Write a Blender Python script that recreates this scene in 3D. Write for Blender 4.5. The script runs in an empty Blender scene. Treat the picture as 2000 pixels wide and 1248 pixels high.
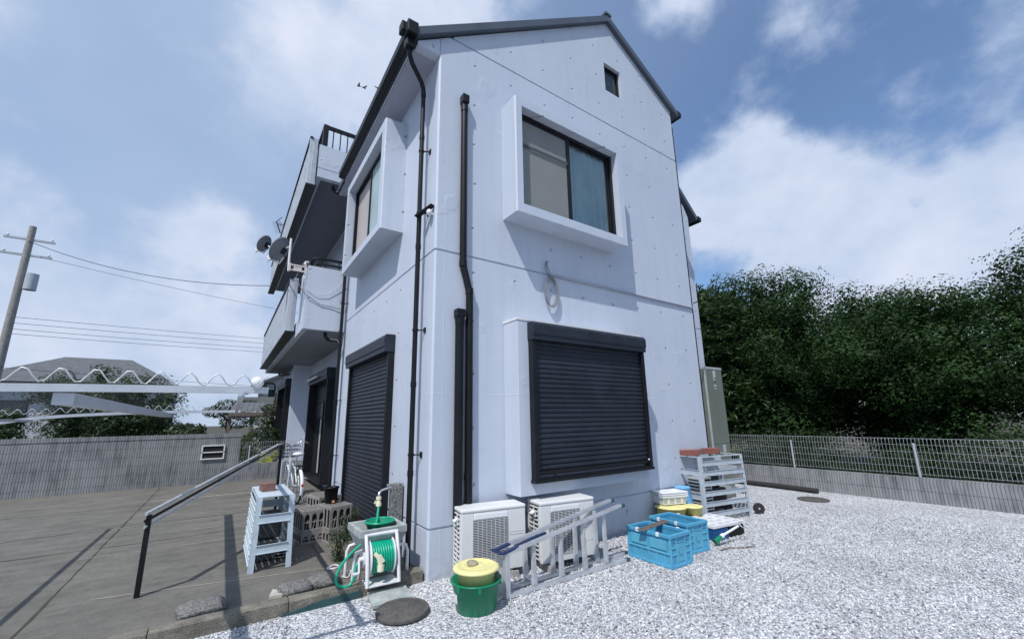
import bpy, bmesh, math, random
import numpy as np
from mathutils import Vector, Matrix
R = math.radians
random.seed(7); rng = np.random.default_rng(7)
S = bpy.context.scene
COL = S.collection

# ------------------------------------------------------------------ camera
yaw, pitch, roll = 0.603637, 0.215815, -0.0166927
cy, sy, cp, sp = math.cos(yaw), math.sin(yaw), math.cos(pitch), math.sin(pitch)
F_ = Vector((sy*cp, cy*cp, sp)); R_ = Vector((cy, -sy, 0)); U_ = R_.cross(F_)
r2 = math.cos(roll)*R_ + math.sin(roll)*U_; u2 = -math.sin(roll)*R_ + math.cos(roll)*U_
cam = bpy.data.cameras.new('camera'); camo = bpy.data.objects.new('camera', cam); COL.objects.link(camo)
m = Matrix((r2, u2, -F_)).transposed().to_4x4(); m.translation = Vector((-1.815, -4.184, 1.55))
camo.matrix_world = m
cam.sensor_width = 36; cam.lens = 36*803.958/2000; cam.shift_y = 18.09/2000
cam.clip_start = 0.05; cam.clip_end = 2000
S.camera = camo

# ------------------------------------------------------------------ light
SUN = Vector((-0.555, -0.35, 0.965)).normalized()
elev = math.asin(SUN.z); azim = math.atan2(SUN.x, SUN.y)
w = bpy.data.worlds.new('World'); S.world = w; w.use_nodes = True
nt = w.node_tree; N = nt.nodes; L = nt.links; N.clear()
out = N.new('ShaderNodeOutputWorld'); bg = N.new('ShaderNodeBackground'); L.new(bg.outputs[0], out.inputs[0])
sky = N.new('ShaderNodeTexSky'); sky.sky_type = 'NISHITA'; sky.sun_disc = False
sky.sun_elevation = elev; sky.sun_rotation = azim % (2*math.pi)
sky.air_density = 1.0; sky.dust_density = 1.2; sky.ozone_density = 1.5
bg.inputs[1].default_value = 0.1
tc = N.new('ShaderNodeTexCoord')
def wmath(op, a, b=None, c=None):
    n = N.new('ShaderNodeMath'); n.operation = op
    for i, v in enumerate((a, b, c)):
        if v is None: continue
        if isinstance(v, (int, float)): n.inputs[i].default_value = v
        else: L.new(v, n.inputs[i])
    return n.outputs[0]
def wvec(op, a, b=None):
    n = N.new('ShaderNodeVectorMath'); n.operation = op
    for i, v in enumerate((a, b)):
        if v is None: continue
        if isinstance(v, (tuple, list)): n.inputs[i].default_value = v
        else: L.new(v, n.inputs[i])
    return n
DIR = tc.outputs['Generated']
# cloud banks: (direction, radius on the unit sphere, weight)
blobs = [((.83, .36, .43), .185, 1.05), ((.89, .26, .33), .22, 1.0), ((.95, .08, .25), .22, .8), ((.12, .70, .70), .30, .62), ((.30, .58, .76), .28, .55), ((-.08, .92, .36), .16, .45),
         ((.60, .32, .735), .11, .62), ((-.50, .72, .50), .30, .55), ((-.35, .92, .16), .30, .62), ((-.05, .98, .14), .28, .50), ((.97, -.2, .12), .25, .6), ((-.45, .5, .75), .3, .5), ((.80, -.10, .62), .16, .35)]
acc = None
for d, rad, wt in blobs:
    dn = Vector(d).normalized()
    ds = wvec('DISTANCE', DIR, tuple(dn)).outputs['Value']
    f = wmath('MULTIPLY', wmath('MAXIMUM', wmath('SUBTRACT', 1.0, wmath('DIVIDE', ds, rad)), 0.0), wt)
    acc = f if acc is None else wmath('SMOOTH_MAX', acc, f, .12)
def wnoise(scale, detail, rough, dist=0.0, off=(0, 0, 0)):
    mp = N.new('ShaderNodeMapping'); mp.inputs['Location'].default_value = off; mp.inputs['Scale'].default_value = (1, 1, 1.25)
    L.new(DIR, mp.inputs[0])
    n = N.new('ShaderNodeTexNoise'); n.inputs['Scale'].default_value = scale; n.inputs['Detail'].default_value = detail
    n.inputs['Roughness'].default_value = rough; n.inputs['Distortion'].default_value = dist
    L.new(mp.outputs[0], n.inputs[0]); return n.outputs[0]
n1 = wnoise(5.6, 10, .57, .0, (3.1, 1.7, .4)); n2 = wnoise(1.7, 5, .5, 0, (.4, 5, 2)); n3 = wnoise(2.4, 6, .5, 0, (7, 2, 5))
s = wmath('ADD', acc, wmath('MULTIPLY', wmath('SUBTRACT', n1, .5), 1.0))
s = wmath('ADD', s, wmath('MULTIPLY', wmath('SUBTRACT', n2, .5), .5))
mr = N.new('ShaderNodeMapRange'); mr.interpolation_type = 'SMOOTHSTEP'
mr.inputs['From Min'].default_value = .06; mr.inputs['From Max'].default_value = .40; mr.inputs['To Min'].default_value = .0; mr.inputs['To Max'].default_value = .97
L.new(s, mr.inputs[0])
# thin high veil, thicker to the left (where the photograph's sky is paler)
sxyz = N.new('ShaderNodeSeparateXYZ'); L.new(DIR, sxyz.inputs[0])
veil = N.new('ShaderNodeMapRange'); veil.inputs['From Min'].default_value = .75; veil.inputs['From Max'].default_value = .0; veil.inputs['To Min'].default_value = .10; veil.inputs['To Max'].default_value = .80
L.new(sxyz.outputs[0], veil.inputs[0])
vn = wmath('MULTIPLY', veil.outputs[0], wmath('ADD', .45, wmath('MULTIPLY', n3, 1.1)))
fac = wmath('MAXIMUM', mr.outputs[0], vn)
fac = wmath('SUBTRACT', 1.0, wmath('MULTIPLY', wmath('SUBTRACT', 1.0, mr.outputs[0]), wmath('SUBTRACT', 1.0, vn)))
mix = N.new('ShaderNodeMixRGB'); L.new(fac, mix.inputs[0])
hs = N.new('ShaderNodeMixRGB'); hs.blend_type = 'MULTIPLY'; hs.inputs[0].default_value = 1; hs.inputs[2].default_value = (1.45, 1.74, 2.05, 1)
L.new(sky.outputs[0], hs.inputs[1]); L.new(hs.outputs[0], mix.inputs[1])
cs = N.new('ShaderNodeMixRGB'); cs.inputs[1].default_value = (5.6, 7.2, 9.9, 1); cs.inputs[2].default_value = (9.6, 10.3, 12.2, 1)
L.new(wmath('MULTIPLY', mr.outputs[0], wmath('MINIMUM', 1.0, wmath('MAXIMUM', .25, wmath('MULTIPLY', wmath('SUBTRACT', wnoise(3.4, 8, .56, 0, (2, 9, 4)), .30), 2.9)))), cs.inputs[0]); L.new(cs.outputs[0], mix.inputs[2])
L.new(mix.outputs[0], bg.inputs[0])
sl = bpy.data.lights.new('sun', 'SUN'); slo = bpy.data.objects.new('sun', sl); COL.objects.link(slo)
sl.energy = 5.0; sl.angle = R(.5); sl.color = (1.0, .975, .94)
slo.rotation_euler = SUN.to_track_quat('Z', 'Y').to_euler()
slo.location = (-8, -5, 14)
S.view_settings.view_transform = 'Standard'; S.view_settings.look = 'None'
S.view_settings.exposure = -0.34; S.view_settings.gamma = 1
S.cycles.max_bounces = 8; S.cycles.transparent_max_bounces = 24

# ------------------------------------------------------------------ materials
def pbr(name, col, rough=.6, metal=0, var=.12, vs=6, bump=0, bs=60, spec=.5, coat=0, trans=None, fine=0, fs=200, dirt=None):
    mt = bpy.data.materials.new(name); mt.use_nodes = True; t = mt.node_tree; n = t.nodes; l = t.links
    b = n['Principled BSDF']; b.inputs['Roughness'].default_value = rough; b.inputs['Metallic'].default_value = metal
    b.inputs['Specular IOR Level'].default_value = spec; b.inputs['Coat Weight'].default_value = coat
    tc = n.new('ShaderNodeTexCoord'); oc = tc.outputs['Object']
    nz = n.new('ShaderNodeTexNoise'); nz.inputs['Scale'].default_value = vs; nz.inputs['Detail'].default_value = 6; nz.inputs['Roughness'].default_value = .62
    l.new(oc, nz.inputs[0])
    r = n.new('ShaderNodeMapRange'); r.inputs['From Min'].default_value = .3; r.inputs['From Max'].default_value = .7
    r.inputs['To Min'].default_value = 1-var; r.inputs['To Max'].default_value = 1+var; l.new(nz.outputs[0], r.inputs[0])
    val = r.outputs[0]
    if fine:
        nf = n.new('ShaderNodeTexNoise'); nf.inputs['Scale'].default_value = fs; nf.inputs['Detail'].default_value = 2; l.new(oc, nf.inputs[0])
        r2_ = n.new('ShaderNodeMapRange'); r2_.inputs['From Min'].default_value = .35; r2_.inputs['From Max'].default_value = .65
        r2_.inputs['To Min'].default_value = 1-fine; r2_.inputs['To Max'].default_value = 1+fine; l.new(nf.outputs[0], r2_.inputs[0])
        mm = n.new('ShaderNodeMath'); mm.operation = 'MULTIPLY'; l.new(val, mm.inputs[0]); l.new(r2_.outputs[0], mm.inputs[1]); val = mm.outputs[0]
    v = n.new('ShaderNodeVectorMath'); v.operation = 'SCALE'; v.inputs[0].default_value = col[:3]; l.new(val, v.inputs['Scale'])
    colout = v.outputs[0]
    if dirt:   # (colour, scale, amount)
        nd = n.new('ShaderNodeTexNoise'); nd.inputs['Scale'].default_value = dirt[1]; nd.inputs['Detail'].default_value = 8; nd.inputs['Roughness'].default_value = .7
        l.new(oc, nd.inputs[0])
        rd = n.new('ShaderNodeMapRange'); rd.inputs['From Min'].default_value = .52; rd.inputs['From Max'].default_value = .72; rd.inputs['To Max'].default_value = dirt[2]
        l.new(nd.outputs[0], rd.inputs[0])
        mx = n.new('ShaderNodeMixRGB'); l.new(rd.outputs[0], mx.inputs[0]); l.new(colout, mx.inputs[1]); mx.inputs[2].default_value = (*dirt[0], 1); colout = mx.outputs[0]
    l.new(colout, b.inputs['Base Color'])
    rr = n.new('ShaderNodeMapRange'); rr.inputs['To Min'].default_value = max(.02, rough-.1); rr.inputs['To Max'].default_value = min(1, rough+.1)
    l.new(nz.outputs[0], rr.inputs[0]); l.new(rr.outputs[0], b.inputs['Roughness'])
    if bump:
        nb = n.new('ShaderNodeTexNoise'); nb.inputs['Scale'].default_value = bs; nb.inputs['Detail'].default_value = 5; l.new(oc, nb.inputs[0])
        bp = n.new('ShaderNodeBump'); bp.inputs['Strength'].default_value = bump; bp.inputs['Distance'].default_value = .01
        l.new(nb.outputs[0], bp.inputs['Height']); l.new(bp.outputs[0], b.inputs['Normal'])
    return mt

class G:     # tiny node-graph helper
    def __init__(s, mt): s.t = mt.node_tree; s.n = s.t.nodes; s.l = s.t.links
    def m(s, op, a, b=None, c=None):
        q = s.n.new('ShaderNodeMath'); q.operation = op
        for i, v in enumerate((a, b, c)):
            if v is None: continue
            if isinstance(v, (int, float)): q.inputs[i].default_value = v
            else: s.l.new(v, q.inputs[i])
        return q.outputs[0]
    def noise(s, vec, scale, detail=4, rough=.6):
        q = s.n.new('ShaderNodeTexNoise'); q.inputs['Scale'].default_value = scale; q.inputs['Detail'].default_value = detail; q.inputs['Roughness'].default_value = rough
        s.l.new(vec, q.inputs[0]); return q.outputs[0]
    def rng(s, v, a, b, c, d, sm=False):
        q = s.n.new('ShaderNodeMapRange'); q.inputs['From Min'].default_value = a; q.inputs['From Max'].default_value = b
        q.inputs['To Min'].default_value = c; q.inputs['To Max'].default_value = d
        if sm: q.interpolation_type = 'SMOOTHSTEP'
        s.l.new(v, q.inputs[0]); return q.outputs[0]
    def mixc(s, f, a, b):
        q = s.n.new('ShaderNodeMixRGB')
        if isinstance(f, (int, float)): q.inputs[0].default_value = f
        else: s.l.new(f, q.inputs[0])
        for i, v in ((1, a), (2, b)):
            if isinstance(v, tuple): q.inputs[i].default_value = (*v[:3], 1)
            else: s.l.new(v, q.inputs[i])
        return q.outputs[0]
    def xyz(s, x, y, z):
        q = s.n.new('ShaderNodeCombineXYZ')
        for i, v in enumerate((x, y, z)):
            if isinstance(v, (int, float)): q.inputs[i].default_value = v
            else: s.l.new(v, q.inputs[i])
        return q.outputs[0]

def wall_material():
    mt = bpy.data.materials.new('painted_concrete'); mt.use_nodes = True; g = G(mt); b = g.n['Principled BSDF']
    geo = g.n.new('ShaderNodeNewGeometry'); P = geo.outputs['Position']
    sx = g.n.new('ShaderNodeSeparateXYZ'); g.l.new(P, sx.inputs[0]); X, Y, Z = sx.outputs
    u = g.m('ADD', X, Y)
    SU, SV = .615, .60
    cu = g.m('DIVIDE', g.m('ADD', u, .41), SU); cv = g.m('DIVIDE', g.m('ADD', Z, .02), SV)
    iu = g.m('FLOOR', cu); iv = g.m('FLOOR', cv)
    wn = g.n.new('ShaderNodeTexWhiteNoise'); g.l.new(g.xyz(iu, iv, 0), wn.inputs[0])
    sc = g.n.new('ShaderNodeSeparateColor'); g.l.new(wn.outputs['Color'], sc.inputs[0])
    fu = g.m('SUBTRACT', g.m('SUBTRACT', cu, iu), g.m('ADD', .47, g.m('MULTIPLY', sc.outputs[0], .06)))
    fv = g.m('SUBTRACT', g.m('SUBTRACT', cv, iv), g.m('ADD', .46, g.m('MULTIPLY', sc.outputs[1], .08)))
    du = g.m('MULTIPLY', fu, SU); dv = g.m('MULTIPLY', fv, SV)
    dist = g.m('SQRT', g.m('ADD', g.m('MULTIPLY', du, du), g.m('MULTIPLY', dv, dv)))
    dim = g.rng(dist, .007, .024, -1.0, 0, True)
    dim = g.m('MULTIPLY', dim, g.rng(sc.outputs[2], 0, .12, 0, 1))
    # plywood seams
    def seam(c, sp, off, wd):
        q = g.m('DIVIDE', g.m('ADD', c, off), sp); q = g.m('ABSOLUTE', g.m('SUBTRACT', g.m('SUBTRACT', q, g.m('FLOOR', q)), .5))
        return g.rng(g.m('MULTIPLY', q, sp), 0, wd, 1, 0, True)
    brk = g.rng(g.noise(P, 1.3, 2), .42, .58, .1, 1)
    sm = g.m('MULTIPLY', g.m('MAXIMUM', seam(u, .91, .32, .008), seam(Z, 1.8, -.93, .007)), brk)
    nf = g.noise(P, 90, 3); nl = g.noise(P, 7, 5, .65)
    # rough patches (patched concrete)
    patch = g.rng(g.noise(P, 2.1, 3), .60, .68, 0, 1, True)
    h = g.m('ADD', g.m('MULTIPLY', dim, 1.9), g.m('MULTIPLY', sm, .14))
    h = g.m('ADD', h, g.m('MULTIPLY', nf, .05)); h = g.m('ADD', h, g.m('MULTIPLY', nl, .14))
    h = g.m('ADD', h, g.m('MULTIPLY', g.m('MULTIPLY', patch, g.noise(P, 45, 4, .7)), .35))
    bp = g.n.new('ShaderNodeBump'); bp.inputs['Strength'].default_value = 1; bp.inputs['Distance'].default_value = .014
    g.l.new(h, bp.inputs['Height']); g.l.new(bp.outputs[0], b.inputs['Normal'])
    # streaks running down
    mp = g.n.new('ShaderNodeMapping'); mp.inputs['Scale'].default_value = (9, 9, .45); g.l.new(P, mp.inputs[0])
    st = g.rng(g.noise(mp.outputs[0], 1, 5, .6), .45, .75, 0, 1)
    big = g.rng(g.noise(P, .8, 4), .35, .65, 0, 1)
    c = g.mixc(big, (.495, .545, .64), (.535, .585, .675))
    c = g.mixc(g.m('MULTIPLY', st, .32), c, (.42, .45, .53))
    c = g.mixc(g.m('MULTIPLY', sm, .35), c, (.66, .70, .79))
    spots = g.rng(g.noise(P, 23, 3), .66, .72, 0, .35)
    c = g.mixc(spots, c, (.40, .42, .48))
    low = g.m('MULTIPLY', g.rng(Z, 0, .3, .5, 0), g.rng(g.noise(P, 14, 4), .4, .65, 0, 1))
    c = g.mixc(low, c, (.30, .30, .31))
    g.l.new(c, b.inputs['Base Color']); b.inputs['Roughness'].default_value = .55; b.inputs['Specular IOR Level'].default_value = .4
    return mt

def gravel_material(stones=False):
    mt = bpy.data.materials.new('crushed_stone' if stones else 'gravel_bed'); mt.use_nodes = True; g = G(mt); b = g.n['Principled BSDF']
    geo = g.n.new('ShaderNodeNewGeometry'); P = geo.outputs['Position']
    vo = g.n.new('ShaderNodeTexVoronoi'); vo.inputs['Scale'].default_value = 66; g.l.new(P, vo.inputs[0])
    sc = g.n.new('ShaderNodeSeparateColor'); g.l.new(vo.outputs['Color'], sc.inputs[0])
    ramp = g.n.new('ShaderNodeValToRGB'); cr = ramp.color_ramp
    cr.elements[0].position = 0; cr.elements[0].color = (.16, .165, .18, 1); cr.elements[1].position = 1; cr.elements[1].color = (.86, .865, .875, 1)
    for p, c in ((.25, (.40, .415, .46)), (.55, (.52, .53, .56)), (.62, (.58, .545, .52)), (.68, (.62, .63, .66)), (.86, (.78, .785, .81))):
        e = cr.elements.new(p); e.color = (*c, 1)
    g.l.new(sc.outputs[0], ramp.inputs[0])
    big = g.rng(g.noise(P, 1.1, 4), .3, .7, .86, 1.08)
    v = g.n.new('ShaderNodeVectorMath'); v.operation = 'SCALE'; g.l.new(ramp.outputs[0], v.inputs[0]); g.l.new(big, v.inputs['Scale'])
    g.l.new(v.outputs[0], b.inputs['Base Color']); b.inputs['Roughness'].default_value = .8
    if not stones:
        bp = g.n.new('ShaderNodeBump'); bp.inputs['Strength'].default_value = 1; bp.inputs['Distance'].default_value = .012
        h = g.m('ADD', g.m('MULTIPLY', vo.outputs['Distance'], -1.0), g.m('MULTIPLY', sc.outputs[1], .7))
        g.l.new(h, bp.inputs['Height']); g.l.new(bp.outputs[0], b.inputs['Normal'])
    return mt

def patio_material():
    mt = bpy.data.materials.new('patio_concrete'); mt.use_nodes = True; g = G(mt); b = g.n['Principled BSDF']
    geo = g.n.new('ShaderNodeNewGeometry'); P = geo.outputs['Position']
    n1 = g.rng(g.noise(P, 1.6, 8, .65), .35, .65, 0, 1); n2 = g.rng(g.noise(P, 9, 6, .7), .4, .65, 0, 1); n3 = g.noise(P, 150, 2)
    mp = g.n.new('ShaderNodeMapping'); mp.inputs['Scale'].default_value = (1.2, 6, 1); g.l.new(P, mp.inputs[0])
    st = g.rng(g.noise(mp.outputs[0], 1.0, 6, .6), .4, .65, 0, 1)
    c = g.mixc(n1, (.098, .092, .080), (.150, .141, .124)); c = g.mixc(g.m('MULTIPLY', n2, .5), c, (.058, .055, .048))
    c = g.mixc(g.m('MULTIPLY', st, .35), c, (.205, .195, .175))
    c = g.mixc(g.rng(n3, .55, .75, 0, .5), c, (.34, .32, .28))
    g.l.new(c, b.inputs['Base Color']); b.inputs['Roughness'].default_value = .85
    bp = g.n.new('ShaderNodeBump'); bp.inputs['Strength'].default_value = .5; bp.inputs['Distance'].default_value = .006
    g.l.new(g.m('ADD', n3, g.m('MULTIPLY', n2, .5)), bp.inputs['Height']); g.l.new(bp.outputs[0], b.inputs['Normal'])
    return mt

def granite_material(name, a, b_, scale):
    mt = bpy.data.materials.new(name); mt.use_nodes = True; g = G(mt); b = g.n['Principled BSDF']
    tc = g.n.new('ShaderNodeTexCoord'); P = tc.outputs['Object']
    vo = g.n.new('ShaderNodeTexVoronoi'); vo.inputs['Scale'].default_value = scale; g.l.new(P, vo.inputs[0])
    sc = g.n.new('ShaderNodeSeparateColor'); g.l.new(vo.outputs['Color'], sc.inputs[0])
    c = g.mixc(g.rng(sc.outputs[0], .45, .55, 0, 1), a, b_); c = g.mixc(g.rng(g.noise(P, 5, 4), .4, .6, 0, .4), c, tuple(x*.6 for x in a))
    g.l.new(c, b.inputs['Base Color']); b.inputs['Roughness'].default_value = .8
    bp = g.n.new('ShaderNodeBump'); bp.inputs['Strength'].default_value = .7; bp.inputs['Distance'].default_value = .008
    g.l.new(sc.outputs[1], bp.inputs['Height']); g.l.new(bp.outputs[0], b.inputs['Normal'])
    return mt

def block_material():   # ribbed concrete block wall
    mt = bpy.data.materials.new('ribbed_block'); mt.use_nodes = True; g = G(mt); b = g.n['Principled BSDF']
    geo = g.n.new('ShaderNodeNewGeometry'); P = geo.outputs['Position']
    sx = g.n.new('ShaderNodeSeparateXYZ'); g.l.new(P, sx.inputs[0]); u = g.m('ADD', sx.outputs[0], sx.outputs[1])
    rib = g.m('ABSOLUTE', g.m('SUBTRACT', g.m('FRACT', g.m('DIVIDE', u, .045)), .5))
    mp = g.n.new('ShaderNodeMapping'); mp.inputs['Scale'].default_value = (14, 14, 1.2); g.l.new(P, mp.inputs[0])
    st = g.rng(g.noise(mp.outputs[0], 1, 5, .65), .4, .65, 0, 1)
    c = g.mixc(st, (.255, .262, .275), (.12, .125, .135)); c = g.mixc(g.rng(g.noise(P, 1.5, 4), .4, .6, 0, .5), c, (.33, .335, .345))
    g.l.new(c, b.inputs['Base Color']); b.inputs['Roughness'].default_value = .9
    bp = g.n.new('ShaderNodeBump'); bp.inputs['Strength'].default_value = .9; bp.inputs['Distance'].default_value = .01
    g.l.new(g.m('ADD', g.rng(rib, 0, .22, 0, 1, True), g.m('MULTIPLY', g.noise(P, 80, 3), .3)), bp.inputs['Height']); g.l.new(bp.outputs[0], b.inputs['Normal'])
    return mt

def leaf_material(name, c1, c2, c3, rough=.45, spec=.4):
    mt = bpy.data.materials.new(name); mt.use_nodes = True; g = G(mt); b = g.n['Principled BSDF']
    geo = g.n.new('ShaderNodeNewGeometry'); P = geo.outputs['Position']
    rnd = geo.outputs['Random Per Island']
    c = g.mixc(g.rng(g.noise(P, 1.1, 3), .35, .65, 0, 1), c1, c2); c = g.mixc(g.rng(rnd, .6, 1, 0, .8), c, c3)
    g.l.new(c, b.inputs['Base Color']); b.inputs['Roughness'].default_value = rough; b.inputs['Specular IOR Level'].default_value = spec
    tr = g.n.new('ShaderNodeBsdfTranslucent'); g.l.new(c, tr.inputs[0])
    mx = g.n.new('ShaderNodeMixShader'); mx.inputs[0].default_value = .22
    g.l.new(b.outputs[0], mx.inputs[1]); g.l.new(tr.outputs[0], mx.inputs[2]); g.l.new(mx.outputs[0], g.n['Material Output'].inputs[0])
    return mt

def glass_material(name, tint, refl=.0, rough=.02, flat=False):
    mt = bpy.data.materials.new(name); mt.use_nodes = True; g = G(mt); g.n.remove(g.n['Principled BSDF'])
    tr = g.n.new('ShaderNodeBsdfTransparent'); tr.inputs[0].default_value = (*tint, 1)
    gl = g.n.new('ShaderNodeBsdfGlossy'); gl.inputs['Roughness'].default_value = rough
    fr = g.n.new('ShaderNodeFresnel'); fr.inputs[0].default_value = 1.5
    f = g.m('ADD', g.m('MULTIPLY', fr.outputs[0], .0 if flat else 1.0), refl)
    mx = g.n.new('ShaderNodeMixShader'); g.l.new(f, mx.inputs[0]); g.l.new(tr.outputs[0], mx.inputs[1]); g.l.new(gl.outputs[0], mx.inputs[2])
    g.l.new(mx.outputs[0], g.n['Material Output'].inputs[0]); return mt

M = dict(
    wall=wall_material(), gravel=gravel_material(), stone=gravel_material(True), patio=patio_material(), block=block_material(),
    black=pbr('black_aluminium', (.008, .009, .012), .42, 0, .25, 5, .05, 120, spec=.3), blackpipe=pbr('black_vinyl', (.006, .007, .009), .42, 0, .3, 4, .04, 90, spec=.3),
    roof=pbr('dark_roof_metal', (.07, .085, .11), .45, 0, .2, 3, .08, 30), slat=pbr('shutter_slat', (.019, .023, .035), .45, 0, .3, 2.5, .06, 70, spec=.35, dirt=((.05, .055, .065), 9, .3)),
    soffit_shade=pbr('soffit_deep_shade', (.11, .12, .15), .7, 0, .1, 3, .2, 40), soffit_half_shade=pbr('soffit_partial_shade', (.22, .235, .28), .7, 0, .15, 2, .2, 40), soffit=pbr('soffit_paint', (.36, .38, .46), .7, 0, .08, 3, .2, 40), dark=pbr('dark_void', (.01, .01, .012), .8),  # two darker soffit tones carry the balcony underside shade in their colour
    white=pbr('white_plastic', (.72, .73, .75), .42, 0, .05, 5, .05, 60, dirt=((.45, .44, .42), 14, .25)), acw=pbr('ac_casing', (.66, .665, .66), .42, 0, .04, 4, .05, 50, dirt=((.45, .44, .40), 8, .3)),
    acg=pbr('ac_grille', (.50, .51, .53), .5), fin=pbr('ac_fins', (.06, .065, .075), .6, 0, .4, 60), alu=pbr('aluminium', (.58, .60, .63), .40, .45, .15, 8, .1, 60, fine=.1),
    alup=pbr('aluminium_paint', (.52, .55, .60), .45, .25, .1, 6, .08, 60), shelf=pbr('shelf_paint', (.42, .47, .52), .5, 0, .1, 6, .12, 60, dirt=((.25, .25, .24), 11, .4)),
    shelfl=pbr('light_shelf_paint', (.50, .58, .64), .5, 0, .08, 6, .12, 60, dirt=((.3, .3, .28), 13, .35)),
    bluecap=pbr('navy_plastic', (.012, .024, .085), .4), teal=pbr('teal_plastic', (.03, .085, .10), .5), greenb=pbr('green_plastic', (.0, .19, .095), .36, 0, .12, 6, .05, 60),
    yellow=pbr('cream_plastic', (.74, .68, .30), .42, 0, .06, 8, .06, 60, dirt=((.45, .40, .2), 10, .3)), olive=pbr('faded_yellow_plastic', (.42, .38, .14), .5, 0, .1, 8),
    crate=pbr('blue_crate_plastic', (.075, .33, .52), .42, 0, .12, 7, .06, 60, dirt=((.14, .36, .48), 15, .5)), crate2=pbr('pale_blue_crate_plastic', (.10, .38, .54), .45, 0, .12, 7, .06, 60, dirt=((.22, .40, .48), 12, .5)),
    navy=pbr('deep_blue_plastic', (.01, .085, .25), .45), sky=pbr('light_blue_plastic', (.16, .42, .72), .45, 0, .06, 6), hose=pbr('green_hose', (.0, .33, .20), .35, 0, .1, 9),
    reel=pbr('white_reel_plastic', (.66, .66, .68), .45, 0, .08, 9, .08, 60, dirt=((.35, .34, .33), 22, .45)), beige=pbr('cream_connector', (.72, .68, .50), .45),
    chrome=pbr('chrome', (.65, .66, .68), .18, 1), brick=pbr('red_brick', (.25, .095, .075), .85, 0, .3, 22, .4, 120), brick2=pbr('brown_brick', (.20, .105, .09), .85, 0, .3, 22, .4, 120),
    concrete=pbr('concrete', (.29, .28, .265), .9, 0, .25, 9, .4, 80, fine=.15), kerb=pbr('kerb_concrete', (.175, .16, .13), .9, 0, .35, 7, .5, 60, fine=.3, fs=110, dirt=((.07, .065, .055), 6, .7)),
    kerbdark=pbr('kerb_strip', (.02, .07, .07), .6, 0, .3, 8), palestrip=pbr('pale_joint_strip', (.40, .38, .33), .8, 0, .2, 8),
    granite=granite_material('granite_aggregate', (.30, .30, .29), (.045, .05, .05), 120), rock=granite_material('rough_granite', (.26, .25, .24), (.08, .078, .074), 150),
    slab=pbr('stone_slab', (.33, .36, .355), .85, 0, .3, 9, .4, 60, fine=.15), iron=pbr('cast_iron', (.085, .08, .075), .8, 0, .3, 14, .5, 60, fine=.2), crateg=pbr('grey_crate_plastic', (.27, .255, .245), .55, 0, .15, 8, .1, 60, dirt=((.36, .34, .32), 14, .5)),
    cabinet=pbr('olive_cabinet_paint', (.155, .175, .15), .5, 0, .08, 2.5, .05, 60), cablid=pbr('pale_metal', (.52, .55, .56), .4, .3),
    wood=pbr('weathered_wood', (.17, .14, .125), .8, 0, .3, 14, .4, 90), cable=pbr('grey_cable', (.20, .21, .23), .5), bark=pbr('bark', (.07, .055, .045), .9, 0, .3, 8, .8, 30),
    leafA=leaf_material('broad_leaf', (.020, .050, .014), (.040, .085, .020), (.075, .105, .05)), leafB=leaf_material('dense_leaf', (.010, .032, .008), (.028, .070, .015), (.045, .085, .025), .62, .25),
    leafC=leaf_material('garden_leaf', (.022, .045, .018), (.05, .09, .028), (.09, .11, .05)), leafU=leaf_material('undergrowth_leaf', (.014, .034, .011), (.028, .062, .018), (.045, .075, .025), .65, .2), grass=leaf_material('dry_grass', (.28, .26, .15), (.10, .16, .05), (.45, .42, .30), .7),
    soil=pbr('soil', (.055, .05, .035), .95, 0, .3, 4, .6, 20), mesh=pbr('mesh_paint', (.42, .44, .47), .45, .2), nwall=pbr('neighbour_wall', (.50, .52, .56), .85, 0, .08, 3), tile=pbr('roof_tile', (.10, .105, .115), .7, 0, .3, 5, .3, 30),
    curt_b=pbr('beige_blind', (.46, .42, .40), .35, 0, .05, 3), curt_g=pbr('grey_screen', (.215, .22, .21), .45, 0, .06, 2), curt_t=pbr('teal_curtain', (.46, .64, .70), .85, 0, .1, 4), frost=pbr('frosted_pane', (.40, .52, .55), .25, 0, .05, 2),
    glass=glass_material('window_glass', (.94, .96, .97), .02), poly=glass_material('clear_corrugated_sheet', (.985, .99, .995), .015, .15, True),
    carp=pbr('lime_car_paint', (.52, .56, .04), .25, 0, .03, 3, coat=.6), carg=pbr('car_glass', (.02, .03, .035), .08), rubber=pbr('rubber', (.02, .02, .021), .75, 0, .2, 20), dish=pbr('dish_paint', (.17, .185, .21), .5, 0, .08, 8), rust=pbr('rusty_white_bracket', (.62, .58, .56), .6, .1, .1, 9, dirt=((.30, .12, .06), 16, .8)),
    panel=pbr('balcony_panel', (.50, .54, .60), .45, .1, .18, 4, .1, 60), terracotta=pbr('orange_plastic', (.65, .27, .15), .6), red=pbr('reflector_red', (.5, .03, .02), .4), conc_brown=pbr('muddy_stone', (.30, .26, .19), .85, 0, .4, 14, .4, 60))

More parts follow.
